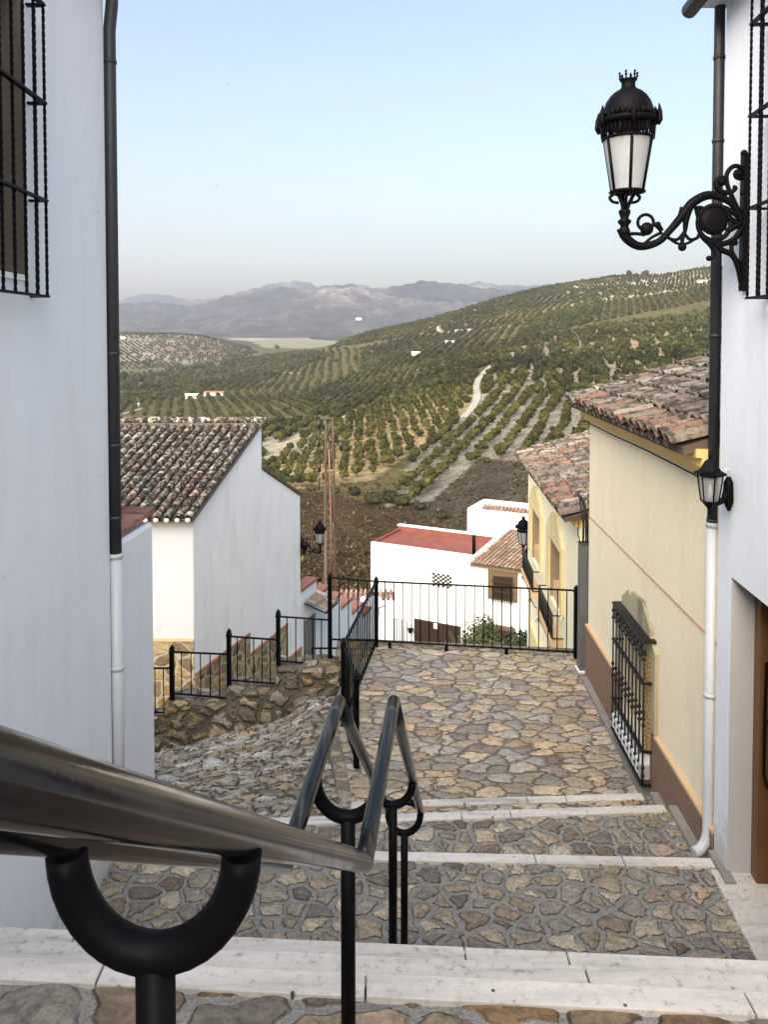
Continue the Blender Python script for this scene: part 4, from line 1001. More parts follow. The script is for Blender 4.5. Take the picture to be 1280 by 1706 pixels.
# ---- descending row of walls beyond it
segs=[((500,981),(527,962)),((527,992),(548,973)),((554,1000),(568,984)),((568,1012),(586,993)),((586,1021),(604,1001)),((604,1026),(618,1008))]
tw=thing('stepped_wall','row of bluish white walls stepping down with clay copings beside the lane','wall',(gfar.x,yf,-12))
m=MB(); mc=MB(); yprev=yf+.02
for i,(pa,pb) in enumerate(segs):
    A=WG.hit(*pa); B=WG.hit(*pb); zz=(A.z+B.z)/2
    m.wbox(WG,yprev,B.y,-.3,0,-16,zz-.1); mc.wbox(WG,yprev+.002,B.y-.002,-.33,.04,zz-.1,zz); yprev=B.y
m.build('wall_body',M['white'],tw); mc.each('coping',M['claytop'],tw)
# tiled door canopy
ca=WG.hit(500,1020); 
cn=thing('door_canopy','tiny tilted tiled canopy over a narrow doorway below the gabled house','canopy',ca)
A=WG.p(yf+.25,0,WG.hit(500,1016).z); B=WG.p(yf+1.15,0,A.z); out=WG.p(0,.75,0)-WG.p(0,0,0)
Uc=(B-A).normalized(); Vc=(-out+Vector((0,0,.30))).normalized()
roof_tiles('canopy_tiles',M['tileC'],cn,A+out*.9-Vector((0,0,.1)),Uc,Vc,5,2,.2,.34,PAL_OLD)
m=MB(); m.bar(A+out*.9-Vector((0,0,.12)),B+out*.9-Vector((0,0,.12)),.04); m.bar(A+out*.9-Vector((0,0,.12)),A+Vector((0,0,.1)),.03); m.bar(B+out*.9-Vector((0,0,.12)),B+Vector((0,0,.1)),.03); m.build('canopy_frame',M['iron'],cn)
m=MB(); dz=WG.hit(513,1030).z; m.wbox(WG,yf+.30,yf+.72,.001,.05,-16,dz); m.wbox(WG,yf+.75,yf+.95,.001,.06,-16,dz)
tag(m.build('narrow_gate',M['greybox']),'dark narrow metal gate under the tiny tiled canopy','gate')
# roof glimpsed beyond
pv=atY(590,990,30.5); ob=thing('lower_house','white house end with pink ridge tiles glimpsed through the railing','house',(pv.x,30.5,-16))
m=MB(); x0=atY(600,1000,30.5).x; x1=atY(634,1000,30.5).x; zz=atY(610,997,30.5).z; m.box(x0,x1,30.5,30.8,-20,zz); m.box(atY(564,1000,31).x,x0-.01,31,31.3,-20,zz-.1); m.build('wall',M['white'],ob)
roof_tiles('ridge_tiles',M['tileC'],ob,Vector((atY(562,0,30.9).x,30.6,zz-.12)),(1,0,0),(0,1,.12),11,2,.2,.4,[(.45,.27,.2),(.5,.32,.25),(.4,.2,.14)])
m=MB(); q=atY(628,1008,30.4); 
m.tube([q,q+Vector((.05,-.1,-.1)),q+Vector((.3,-.1,0))],.02,6); m.box(q.x-.1,q.x+.05,30.3,30.48,q.z-.35,q.z-.15); m.build('wall_fitting',M['iron'],ob)

# ================================================================ WHITE HOUSE WITH RED FLAT ROOF
P0=Vector((atY(618,903,42).x,42,0)); P1=Vector((atY(785,925,39.4).x,39.4,0)); D_=(P1-P0).normalized(); Nb=Vector((-D_.y,D_.x,0))
if Nb.y<0: Nb=-Nb
zr=atY(618,903,42).z
def onb(px,py,o=0):
    v=ray(px,py); P=P0-Nb*o; n=Nb; t=P.dot(n)/v.dot(n); return v*t
rb=thing('flat_roofed_house','bright white house with red flat roof, checkered vent and brown garage door','house',(P0.x,P0.y,-18))
E1=onb(900,950); 
m=MB()
def bq(a,b,o0,o1,z0,z1,mb):
    """a,b distances along D_ from P0; o toward back"""
    f=lambda z:[P0+D_*a+Nb*o0+Vector((0,0,z)),P0+D_*b+Nb*o0+Vector((0,0,z)),P0+D_*b+Nb*o1+Vector((0,0,z)),P0+D_*a+Nb*o1+Vector((0,0,z))]
    mb.hexa(f(z0),f(z1))
S_=lambda px,py:(onb(px,py)-P0).dot(D_)
sA=S_(785,925); sE=S_(885,950)
zback=atY(700,884,44.6).z
BD=3.4
bq(0,sA+.0,0,BD,-22,zr-.25,m); bq(0,sA,0,.18,zr-.25,zr,m)
m.build('wall',M['whitefar'],rb)
m=MB(); bq(.01,sA+.6,.18,BD,zr-.249,zr-.12,m); m.build('flat_roof',M['redroof'],rb)
m=MB(); bq(0,sA+.8,BD,BD+.25,-22,zr+.16,m); bq(0,.15,.2,BD-.01,zr-.25,zr-.0,m); m.build('parapet',M['redroof'],rb)
m=MB(); bq(-.03,sA+.8,BD-.04,BD+.3,zr+.16,zr+.22,m); m.build('parapet_cap',M['whitefar'],rb)
# tiled wing
ze2=onb(800,941).z
m=MB(); bq(sA+.02,sE+1,0,.3,-22,ze2-.1,m); bq(sA+.02,sE+1,.31,3.2,-22,ze2-.1,m); m.build('wing_wall',M['whitefar'],rb)
zk=atY(850,875,42.3).z
a=P0+D_*(sA+.02)-Nb*.15+Vector((0,0,ze2)); b=P0+D_*(sE+1)-Nb*.15+Vector((0,0,ze2))
c=P0+D_*(sA+1.25)+Nb*2.9+Vector((0,0,zk)); d=P0+D_*(sE+1.4)+Nb*2.9+Vector((0,0,zk))
m=MB(); D2=Vector((0,0,.07)); m.hexa([a-D2,b-D2,d-D2,c-D2],[a,b,d,c]); ro=m.build('roof',M['brownsur'],rb)
Vw=(c-a).normalized(); roof_tiles('roof_tiles',M['tileC'],ro,a+Vector((0,0,.02)),D_,Vw,int((b-a).length/.21)+1,int((c-a).length/.33),.21,.33,[(.25,.16,.11),(.28,.20,.14),(.21,.13,.09),(.30,.23,.17)],jit=.004)
m=MB(); m.hexa([a-D_*.22-D2,a-D_*.02-D2,c-D_*.02-D2,c-D_*.22-D2],[a-D_*.22+D2*2,a-D_*.02+D2*2,c-D_*.02+D2*2,c-D_*.22+D2*2]); m.build('verge',M['whitefar'],ro)
# upper block
m=MB(); u0=(atY(795,850,45)-P0).dot(D_); zu=atY(800,836,45).z
bq(u0+.0,u0+7,3.75,6.5,-22,zu,m); m.build('upper_block',M['whitefar'],rb,bevel=.12)
m=MB(); o=P0+D_*(u0+.8)+Nb*3.75+Vector((0,0,zu-.02)); roof_tiles('upper_tiles',M['tileC'],rb,o,D_,(Nb+Vector((0,0,.15))),15,2,.21,.33,[(.38,.2,.15),(.42,.25,.18),(.33,.2,.14)])
# chimney pipe
cpn=onb(782,925)+Nb*.7; m=MB(); m.tube([(cpn.x,cpn.y,zr-.15),(cpn.x,cpn.y,zr+.9)],.09,10); m.build('chimney_pipe',M['iron'],rb)
m=MB(); m.lathe((cpn.x,cpn.y,zr+.9),[(.1,0),(.17,.02),(.17,.08),(.12,.14),(.02,.15)],10); m.build('chimney_cap',M['whiteold'],rb)
def fq(px0,py0,px1,py1,o0,o1,mb):
    a=onb(px0,py0);b=onb(px1,py1); s0=(a-P0).dot(D_);s1=(b-P0).dot(D_); bq(s0,s1,-o1,-o0,b.z,a.z,mb)
m=MB(); 
va=onb(721,954); vb=onb(753,984); s0=(va-P0).dot(D_); s1=(vb-P0).dot(D_); n=8; ds=(s1-s0)/n; dz_=(va.z-vb.z)/n
for i in range(n):
    for j in range(n-1):
        if (i+j)%2==0: bq(s0+ds*i-.006,s0+ds*(i+1)+.006,-.02,-.001,va.z-dz_*(j+1)-.006,va.z-dz_*j+.006,m)
m.build('vent_block',M['black'],rb)
m=MB(); fq(657,1030,679,1100,.001,.03,m); wo=m.build('window',M['curtain'],rb)
m=MB()
for k in range(5): a=onb(660+k*4,1033); bq((a-P0).dot(D_),(a-P0).dot(D_)+.05,-.06,-.031,-18,a.z,m)
m.build('curtain_fold',M['whiteold'],wo)
m=MB(); fq(691,1030,768,1110,.001,.06,m); go_=m.build('garage_door',M['brownbars'],rb)
m=MB()
for k in range(19): a=onb(693+k*4,1032+k*.6); s_=(a-P0).dot(D_); bq(s_,s_+.07,-.085,-.061,-19,a.z-.05,m)
m.build('slat',M['brownbars'],go_)
m=MB(); fq(724,1037,730,1047,.086,.10,m); m.build('number_plate',M['whitefar'],go_)
m=MB(); fq(814,948,863,1004,.001,.07,m); ws=m.build('window_surround',M['brownsur'],rb)
m=MB(); fq(823,958,855,1000,.071,.085,m); wo=m.build('pane',M['darkwood'],ws)
m=MB(); 
for k in range(9): a=onb(824+k*3.8,959); s_=(a-P0).dot(D_); bq(s_,s_+.03,-.16,-.13,onb(824,1001).z,a.z,m)
for y in (968,985): fq(822,y,857,y+1.3,.13,.16,m)
m.build('bars',M['brownbars'],ws)
m=MB(); fq(808,1037,858,1120,.001,.06,m); ws=m.build('lower_surround',M['brownsur'],rb)
m=MB(); fq(815,1045,850,1120,.061,.08,m); m.build('pane',M['darkwood'],ws)
q=onb(684,1048,.15); pt=MB(); pt.lathe(q,[(.09,-.2),(.14,-.02),(.17,0),(.15,.02)],10); pt.tube([q+Vector((-.14,0,0)),q+Vector((0,0,.22)),q+Vector((.14,0,0))],.015,5); pt.bar(q,q+Nb*.15,.03)
tag(pt.build('wall_planter',M['iron']),'small black planter hung on the white wall beside the garage door','planter')

# ================================================================ FOLIAGE
def crown_mesh(name,mt,R0,H0,nleaf,ls,seed,lobes=7,core=True,asp=.8):
    r=random.Random(seed); m=MB(); cs=[]
    for i in range(lobes):
        a=r.uniform(0,6.28); d=r.uniform(.15,.62)*R0; cs.append((d*math.cos(a),d*math.sin(a),H0*r.uniform(-.25,.35),R0*r.uniform(.35,.6)))
    cs.append((0,0,0,R0*.6))
    for i in range(nleaf):
        c=cs[i%len(cs)]; v=Vector((r.gauss(0,1),r.gauss(0,1),r.gauss(0,1))).normalized(); rad=c[3]*(r.uniform(.6,1.08)); p=Vector(c[:3])+Vector((v.x*rad,v.y*rad,v.z*rad*asp))
        t=Vector((r.gauss(0,1),r.gauss(0,1),r.gauss(0,.7))).normalized(); b=v.cross(t)
        if b.length<.01: continue
        b.normalize(); s=ls*r.uniform(.6,1.4); n=(v+t*.6).normalized(); q=n.cross(b).normalized()
        m.add([p-b*s,p+q*s*.6,p+b*s,p-q*s*.6],[(0,1,2,3)])
    if core:
        for c in cs:
            mm=MB(); mm.ball(c[:3],c[3]*.86,(1,1,asp),7,5)
            mm.v=[tuple(c[k]+(v[k]-c[k])*(1+.35*mnoise.noise(Vector(v)*2/R0+Vector((seed,0,0)))) for k in range(3)) for v in mm.v]
            m.add(mm.v,mm.f)
    me=bpy.data.meshes.new(name); me.from_pydata(m.v,[],m.f); me.materials.append(mt); return me
def trunk_mesh(name,h,r,seed):
    q=random.Random(seed); m=MB(); m.tube([(0,0,-.6),(q.uniform(-.1,.1),0,h*.45),(q.uniform(-.15,.15),.05,h)],[r*1.3,r,r*.7],7)
    for i in range(4):
        a=q.uniform(0,6.28); m.tube([(0,0,h*.5),(.5*math.cos(a)*h,.5*math.sin(a)*h,h*1.25)],[r*.6,r*.25],5)
    me=bpy.data.meshes.new(name); me.from_pydata(m.v,[],m.f); me.materials.append(M['bark']); return me
# garden olives behind the landing railing
for k,(px,py,Y,Rr,lab) in enumerate(((810,1078,24,1.02,'bushy olive tree before the lower brown window behind the railing'),(868,1085,22,.62,'slim olive shrub against the yellow house behind the railing'),(775,1098,23,.55,'low olive shrub left of the bushy one by the garage'))):
    c=atY(px,py,Y); t=thing('olive_shrub',lab,'shrub',(c.x,c.y,c.z-3),'garden olives below the landing')
    o=bpy.data.objects.new('crown',crown_mesh('shrub_crown',M['bush'],Rr,Rr*1.3,2600,.055,k+3,10,False,1.0)); COL.objects.link(o); o.parent=t; o.location=(0,0,3)
    o=bpy.data.objects.new('trunk',trunk_mesh('shrub_trunk',2.6,.07,k)); COL.objects.link(o); o.parent=t
pb=atY(535,1093,10.6)
pp=thing('potted_plant','small green plant poking above the rubble wall behind the railing','plant',(pb.x,11.0,zy(1107,11)-.5))
o=bpy.data.objects.new('leaves',crown_mesh('plant_leaves',M['bush'],.13,.1,160,.035,5,5,False)); COL.objects.link(o); o.parent=pp; o.location=(0,0,.52)
m=MB(); m.lathe((pb.x,11,zy(1107,11)-.5),[(.07,0),(.10,.3),(.11,.32)],12); m.tube([(pb.x,11,zy(1107,11)-.2),(pb.x,11,zy(1107,11))],.02,5); m.build('pot',M['claytop'],pp)
m=MB(); gz=zy(1080,11.3); gx0=atY(520,1080,11.3).x
for i in range(7): m.bar((gx0+.12*i,11.3,gz-.9),(gx0+.12*i,11.3,gz),.014)
m.bar((gx0,11.3,gz),(gx0+.85,11.3,gz),.02); tag(m.build('lane_handrail',M['iron']),'short thin black stair handrail in the lane behind the tall railing post','handrail')

# ================================================================ PYLON
pyY=38.; pt0=atY(549,697,pyY); zb=-20
py=thing('lattice_pylon','grey lattice power pylon with crossarms and red cables beyond the railing','pylon',(pt0.x,pyY,zb))
m=MB(); zt_=pt0.z; n=18; hh=(zt_-zb)/n
def wdt(z): return .17+.17*(zt_-z)/(zt_-zb)
for i in range(n):
    z0=zb+hh*i; z1=z0+hh; a,b=wdt(z0),wdt(z1)
    cs0=[(pt0.x+sx*a,pyY+sy*a,z0) for sx,sy in ((-1,-1),(1,-1),(1,1),(-1,1))]; cs1=[(pt0.x+sx*b,pyY+sy*b,z1) for sx,sy in ((-1,-1),(1,-1),(1,1),(-1,1))]
    for k in range(4):
        m.bar(cs0[k],cs1[k],.075); m.bar(cs0[k],cs1[(k+1)%4] if i%2 else cs1[k-1],.045); m.bar(cs1[k],cs1[(k+1)%4],.04)
m.build('lattice_mast',M['galv'],py)
for (pa,pb,yy) in ((517,558,699),(545,578,735),(520,549,771)):
    a=atY(pa,yy,pyY); b=atY(pb,yy+1,pyY); m=MB(); m.bar(a,b,.075); m.build('crossarm',M['irongrey'],py)
m=MB()
for (px,y0,y1) in ((531,700,714),(541,700,715),(568,736,750),(532,772,786),(542,752,764)):
    a=atY(px,y0,pyY-.1); b=atY(px,y1,pyY-.1); m.tube([a,b],.075,8)
    m.tube([b,b+Vector((0,0,-.9))],.03,6)
m.each('insulator',M['insul'],py)
m=MB()
def cb_(pts,r): m.tube([atY(x,y,pyY-.35) for x,y in pts],r,6)
cb_([(557,720),(553,745),(550,765),(550,800),(552,850),(554,900),(556,960),(557,990)],.022); cb_([(538,770),(544,790),(548,800),(553,830),(554,870)],.03)
m.build('red_cable',M['cabler'],py)
m=MB(); cb_([(548,750),(550,800),(551,860),(551,980)],.03); cb_([(570,752),(566,770),(556,785),(553,805)],.022); cb_([(551,860),(556,880),(551,900),(556,920),(551,945)],.02)
m.build('tan_conduit',m_plain('tan_conduit',(.20,.125,.075)),py)
a=atY(543,880,36); m=MB(); m.tube([(a.x,36,-20),(a.x,36,a.z)],.06,8)
tag(m.build('steel_pole',M['galv']),'thin grey steel pole standing just left of the lattice pylon','pole')

# ================================================================ TERRAIN
NEAR=[(11,-8.0),(17,-8.8),(24,-11),(32,-15.5),(40,-18.5),(60,-23)]
FARV=[(6000,563),(9000,562)]
CT={
-900:[(80,985),(200,850),(400,740),(800,655),(1300,610),(1750,570),(2100,540),(2600,545),(4000,566)],
 60:[(80,985),(200,850),(400,740),(700,672),(1000,645),(1300,628),(1500,612),(1750,585),(2100,553),(2400,556),(3300,567),(4200,566)],
200:[(80,985),(200,850),(400,740),(560,700),(760,668),(1000,645),(1300,628),(1500,612),(1750,585),(2100,553.5),(2400,556),(3300,567),(4200,566)],
330:[(80,985),(200,850),(400,735),(560,698),(760,665),(1000,642),(1300,622),(1500,612),(1750,585),(2050,557),(2400,560),(3300,572),(4200,565)],
400:[(80,985),(200,835),(380,735),(520,700),(700,670),(950,640),(1250,615),(1500,602),(1800,588),(2050,576),(2400,578),(3200,570),(4200,563)],
450:[(80,985),(140,900),(200,825),(300,765),(420,718),(560,690),(760,660),(1000,632),(1300,608),(1500,598),(1800,590),(2300,582),(3200,570),(4200,563)],
520:[(80,985),(130,905),(200,815),(250,775),(310,738),(400,712),(520,688),(700,658),(900,634),(1150,606),(1350,590),(1600,583),(2300,580),(3200,572),(4200,563)],
600:[(80,985),(130,900),(200,812),(260,760),(320,716),(380,690),(430,684),(560,664),(760,634),(960,608),(1150,582),(1350,558),(1600,562),(2300,578),(3300,575),(4200,564)],
700:[(80,975),(130,895),(200,810),(260,757),(320,708),(380,668),(430,648),(520,640),(680,612),(880,586),(1100,560),(1350,537),(1600,542),(2300,566),(3300,570),(4200,564)],
800:[(80,960),(130,880),(190,795),(260,738),(340,682),(420,640),(500,610),(650,590),(850,566),(1080,540),(1350,510),(1550,507),(1800,515),(2500,556),(4200,564)],
900:[(80,940),(120,860),(165,792),(250,730),(330,680),(420,637),(520,604),(650,577),(850,548),(1080,517),(1320,491),(1500,480),(1750,486),(2500,540),(4200,563)],
1000:[(80,920),(120,840),(165,775),(220,725),(300,680),(400,637),(500,602),(650,566),(850,532),(1080,500),(1300,476),(1450,464),(1700,468),(2500,530),(4200,562)],
1190:[(80,880),(120,810),(165,755),(220,702),(300,652),(400,606),(520,571),(700,532),(900,502),(1120,474),(1400,446),(1650,448),(2500,510),(4200,560)],
1700:[(80,860),(150,770),(220,700),(300,640),(400,590),(520,550),(700,505),(900,470),(1150,435),(1400,410),(1700,420),(2500,500),(4200,560)],
2600:[(80,860),(150,770),(220,700),(300,640),(400,590),(520,550),(700,505),(900,470),(1150,435),(1400,400),(1700,400),(2500,480),(4200,550)]}
LY=np.concatenate([np.linspace(math.log(11),math.log(150),60)[:-1],np.linspace(math.log(150),math.log(2600),300)[:-1],np.linspace(math.log(2600),math.log(9000),40)])
pxs=sorted(CT); cols=[]
for c in pxs:
    pts=[(y,z) for y,z in NEAR]+[(Y,slope(p)*Y) for Y,p in CT[c]+FARV]
    ly=np.log([p[0] for p in pts]); z=np.array([p[1] for p in pts]); 
    # interpolate the view slope for smooth hills
    sl_=z/np.exp(ly); cols.append(np.interp(LY,ly,sl_))
cols=np.array(cols); ker=np.ones(7)/7
def smooth(a): return np.convolve(np.pad(a,3,'edge'),ker,'valid')
cols=np.array([smooth(smooth(c)) for c in cols])
PXG=np.linspace(-900,2600,420); AG=(PXG-640)/FL
GZ=np.empty((len(PXG),len(LY)))
for j in range(len(LY)):
    GZ[:,j]=np.interp(PXG,pxs,cols[:,j])
kk=np.ones(9)/9
for j in range(len(LY)): GZ[:,j]=np.convolve(np.pad(GZ[:,j],4,'edge'),kk,'valid')
YG=np.exp(LY)
def fbm(x,y,s,seed=0):
    r=0
    for o in range(4):
        f=2**o; r=r+np.sin(x*s*f*1.3+seed+o*1.7+1.7*np.sin(y*s*f*.9+o))*np.sin(y*s*f*1.1+seed*2+o*2.3+1.3*np.sin(x*s*f*.8+o*.6))/f
    return r
XX=AG[:,None]*YG[None,:]; YY=np.broadcast_to(YG[None,:],XX.shape)
ZZ=GZ*YY
amp=np.clip((YY-60)/400,0,1)*np.clip((3500-YY)/1500,0.1,1)
ZZ=ZZ+fbm(XX,YY,.012,1)*1.1*amp+fbm(XX,YY,.05,4)*.30*np.clip((YY-60)/60,0,1)
def terr(X,Y):
    X=np.asarray(X,float);Y=np.asarray(Y,float)
    u=np.clip((X/Y-AG[0])/(AG[1]-AG[0]),0,len(AG)-1.001); v=np.clip(np.interp(np.log(Y),LY,np.arange(len(LY))),0,len(LY)-1.001)
    i=u.astype(int); j=v.astype(int); fu=u-i; fv=v-j
    return ZZ[i,j]*(1-fu)*(1-fv)+ZZ[i+1,j]*fu*(1-fv)+ZZ[i,j+1]*(1-fu)*fv+ZZ[i+1,j+1]*fu*fv
def projn(X,Y,Z): dep=Y*cp-Z*sp; return 640+FL*X/dep, 605-FL*(Y*sp+Z*cp)/dep
def inpoly(px,py,poly):
    r=np.zeros(np.shape(px),bool); n=len(poly)
    for i in range(n):
        x1,y1=poly[i]; x2,y2=poly[i-1]
        c=((y1>py)!=(y2>py))&(px<(x2-x1)*(py-y1)/(y2-y1+1e-9)+x1); r^=c
    return r
PXX,PYY=projn(XX,YY,ZZ)
# land cover (soil colours)
base=np.empty(XX.shape+(3,)); base[:]=(.088,.076,.032)
def cover(poly,col,f=1.0,cond=None):
    mk=inpoly(PXX,PYY,poly)
    if cond is not None: mk&=cond
    base[mk]=base[mk]*(1-f)+np.array(col)*f
cover([(-900,1100),(2600,1100),(2600,700),(880,770),(800,770),(720,830),(640,845),(560,822),(400,810),(-900,810)],(.050,.033,.018),1,YY<215)
cover([(690,850),(800,765),(885,770),(1000,800),(1000,900),(760,900)],(.055,.047,.034),1,YY<230)
KNOLL=[(430,790),(560,700),(600,690),(640,668),(780,640),(812,645),(775,690),(700,745),(620,800),(500,815)]
cover(KNOLL,(.25,.19,.095),1,YY<520)
ROWS=[(640,845),(700,745),(775,690),(812,640),(860,655),(1000,655),(1000,790),(880,770),(800,762),(720,835)]
cover(ROWS,(.20,.178,.14),1,YY<520)
SPECK=[(812,645),(830,600),(900,560),(1000,545),(1190,520),(1190,650),(1000,660),(860,655)]
cover(SPECK,(.20,.165,.12),1,(YY>230)&(YY<900))
cover([(1040,560),(1190,530),(1190,620),(1090,640),(1010,600)],(.26,.20,.12),.7,(YY>230)&(YY<900))
cover([(940,472),(1190,440),(1190,475),(1090,490),(940,512)],(.33,.28,.21),1,YY>900)
cover([(690,520),(900,480),(960,500),(900,540),(690,560)],(.16,.135,.085),1,YY>900)
LHILL=[(-300,540),(60,548),(330,552),(395,566),(430,590),(330,612),(190,625),(-300,650)]
cover(LHILL,(.20,.175,.13),1,(YY>1450)&(YY<2500))
cover([(230,575),(420,560),(430,600),(330,606)],(.15,.11,.08),.8,(YY>1450)&(YY<2500))
base[YY>2300]=(.05,.055,.032)
FIELDS=[([(370,556),(500,556),(520,566),(430,570),(380,565)],(.26,.225,.16)),([(420,568),(520,558),(590,572),(520,580),(440,580)],(.19,.185,.11)),([(500,552),(620,550),(640,562),(600,572),(520,566)],(.22,.20,.14)),([(190,553),(370,556),(360,561),(190,560)],(.2,.18,.12))]
for pl_,c in FIELDS: cover(pl_,c,1,YY>2200)
cover([(430,705),(530,700),(540,760),(430,770)],(.26,.23,.17),1,(YY>280)&(YY<600))
cover([(190,600),(420,610),(440,625),(300,650),(190,640)],(.10,.095,.05),1,(YY>700)&(YY<1600))
v=(fbm(XX,YY,.03,7)*.10+1)[...,None]; base=np.clip(base*v,.01,1)
nu_,nv_=XX.shape
verts=np.stack([XX,YY,ZZ],-1).reshape(-1,3)
idx=np.arange(nu_*nv_).reshape(nu_,nv_)
quads=np.stack([idx[:-1,:-1],idx[1:,:-1],idx[1:,1:],idx[:-1,1:]],-1).reshape(-1,4)
def npmesh(name,verts,quads,mt,cols=None,smooth_=True,k=4):
    me=bpy.data.meshes.new(name); me.vertices.add(len(verts)); me.vertices.foreach_set('co',np.asarray(verts,np.float32).ravel())
    me.loops.add(len(quads)*k); me.loops.foreach_set('vertex_index',np.asarray(quads,np.int32).ravel())
    me.polygons.add(len(quads)); me.polygons.foreach_set('loop_start',np.arange(0,len(quads)*k,k,dtype=np.int32)); 
    me.polygons.foreach_set('use_smooth',np.full(len(quads),smooth_))
    if cols is not None:
        at=me.color_attributes.new('Col','FLOAT_COLOR','POINT'); c=np.ones((len(verts),4),np.float32); c[:,:3]=cols; at.data.foreach_set('color',c.ravel())
    me.update(calc_edges=True); me.validate(); me.materials.append(mt); o=bpy.data.objects.new(name,me); COL.objects.link(o); return o
def m_ground():
    m,nt,b=mat('hill_soil'); at=N(nt,'ShaderNodeVertexColor'); at.layer_name='Col'
    n=tex(nt,.09,9,.68); r=ramp(nt,n.outputs[0],[(.32,.55),(.5,1),(.68,1.45)]); c=mix(nt,1.0,at.outputs[0],r.outputs[0],'MULTIPLY')
    n2=tex(nt,.7,7,.72); r2=ramp(nt,n2.outputs[0],[(.32,.45),(.5,1),(.66,1.7)]); c=mix(nt,1.0,c,r2.outputs[0],'MULTIPLY')
    L(nt,c,b.inputs['Base Color']); b.inputs['Roughness'].default_value=.95; b.inputs['Specular IOR Level'].default_value=.08; bump(nt,n2.outputs[0],b,.9,.9); return m
g=npmesh('terrain',verts,quads,m_ground(),base.reshape(-1,3)); tag(g,kind='structure')

# ---- mountains
def m_mount():
    m,nt,b=mat('mountain_rock_and_scrub'); at=N(nt,'ShaderNodeVertexColor'); at.layer_name='Col'; n=tex(nt,.004,10,.7); r=ramp(nt,n.outputs[0],[(.38,.5),(.5,1),(.62,1.8)])
    c=mix(nt,1.0,at.outputs[0],r.outputs[0],'MULTIPLY'); L(nt,c,b.inputs['Base Color']); b.inputs['Roughness'].default_value=.95; n5=tex(nt,.011,8,.72); r5=ramp(nt,n5.outputs[0],[(.36,.55),(.5,1),(.64,1.6)]); c=mix(nt,1.0,c,r5.outputs[0],'MULTIPLY'); L(nt,c,b.inputs['Base Color']); b.inputs['Specular IOR Level'].default_value=.05; bump(nt,n5.outputs[0],b,1,60); return m
MM=m_mount()
def mountain(name,prof,Yc,Yb,rock,seed,amp=1.0):
    px=np.linspace(-900,2600,1100); n=150; P=np.array(prof); crest=np.interp(px,P[:,0],P[:,1])
    crest=crest+1.1*np.sin(px*.11+seed)+.9*np.sin(px*.27+seed*2)+.5*np.sin(px*.63)
    t=np.linspace(0,1,n); A=(px-640)/FL
    Y=Yb+(Yc-Yb)*t; YYm=np.broadcast_to(Y,(len(px),n)); XXm=A[:,None]*YYm
    zc=np.array([slope(p) for p in crest])*Yc
    ridge=0
    for o,s in enumerate((.0011,.0025,.0055,.012,.026,.05)):
        ridge=ridge+(1-2*np.abs(np.sin(XXm*s+seed+2.0*np.sin(YYm*s*.7+seed+o))))/(1.7**o)
    f=t**1.25
    Zm=(-25)*(1-f)+zc[:,None]*f + ridge*55*amp*np.sin(np.pi*np.clip(t,0,1))**.8
    # back side
    q=np.stack([XXm,YYm,Zm],-1)
    back=np.stack([A*(Yc+900),np.full(len(px),Yc+900.),zc*.3-80],-1)[:,None,:]
    q=np.concatenate([q,back],1); n+=1
    idx=np.arange(len(px)*n).reshape(len(px),n); qu=np.stack([idx[:-1,:-1],idx[1:,:-1],idx[1:,1:],idx[:-1,1:]],-1).reshape(-1,4)
    rr=np.concatenate([ridge,ridge[:,-1:]],1); tt=np.concatenate([t,[1]])
    k=np.clip((rr+.5)*.6,0,1)[...,None]*np.clip(tt*1.4,0,1)[None,:,None]
    col=np.array((.035,.04,.030))*(1-k)+np.array(rock)*k
    o=npmesh(name,q.reshape(-1,3),qu,MM,col.reshape(-1,3)); return tag(o,kind='structure')
mountain('mountain_range',[(-900,500),(100,512),(190,506),(240,503),(290,505),(310,512),(350,503),(385,490),(430,480),(470,478),(520,482),(545,476),(580,473),(620,478),(645,480),(700,468),(740,470),(800,479),(850,484),(930,478),(1100,500),(1600,520),(2600,520)],7000,4700,(.17,.15,.125),2.0)
mountain('far_mountain_range',[(-900,520),(150,510),(200,500),(248,488),(300,496),(340,500),(390,490),(440,476),(490,467),(520,473),(540,483),(640,482),(680,474),(760,474),(800,470),(850,476),(940,474),(1000,480),(1600,500),(2600,500)],10000,7600,(.15,.14,.12),5.0,.8)

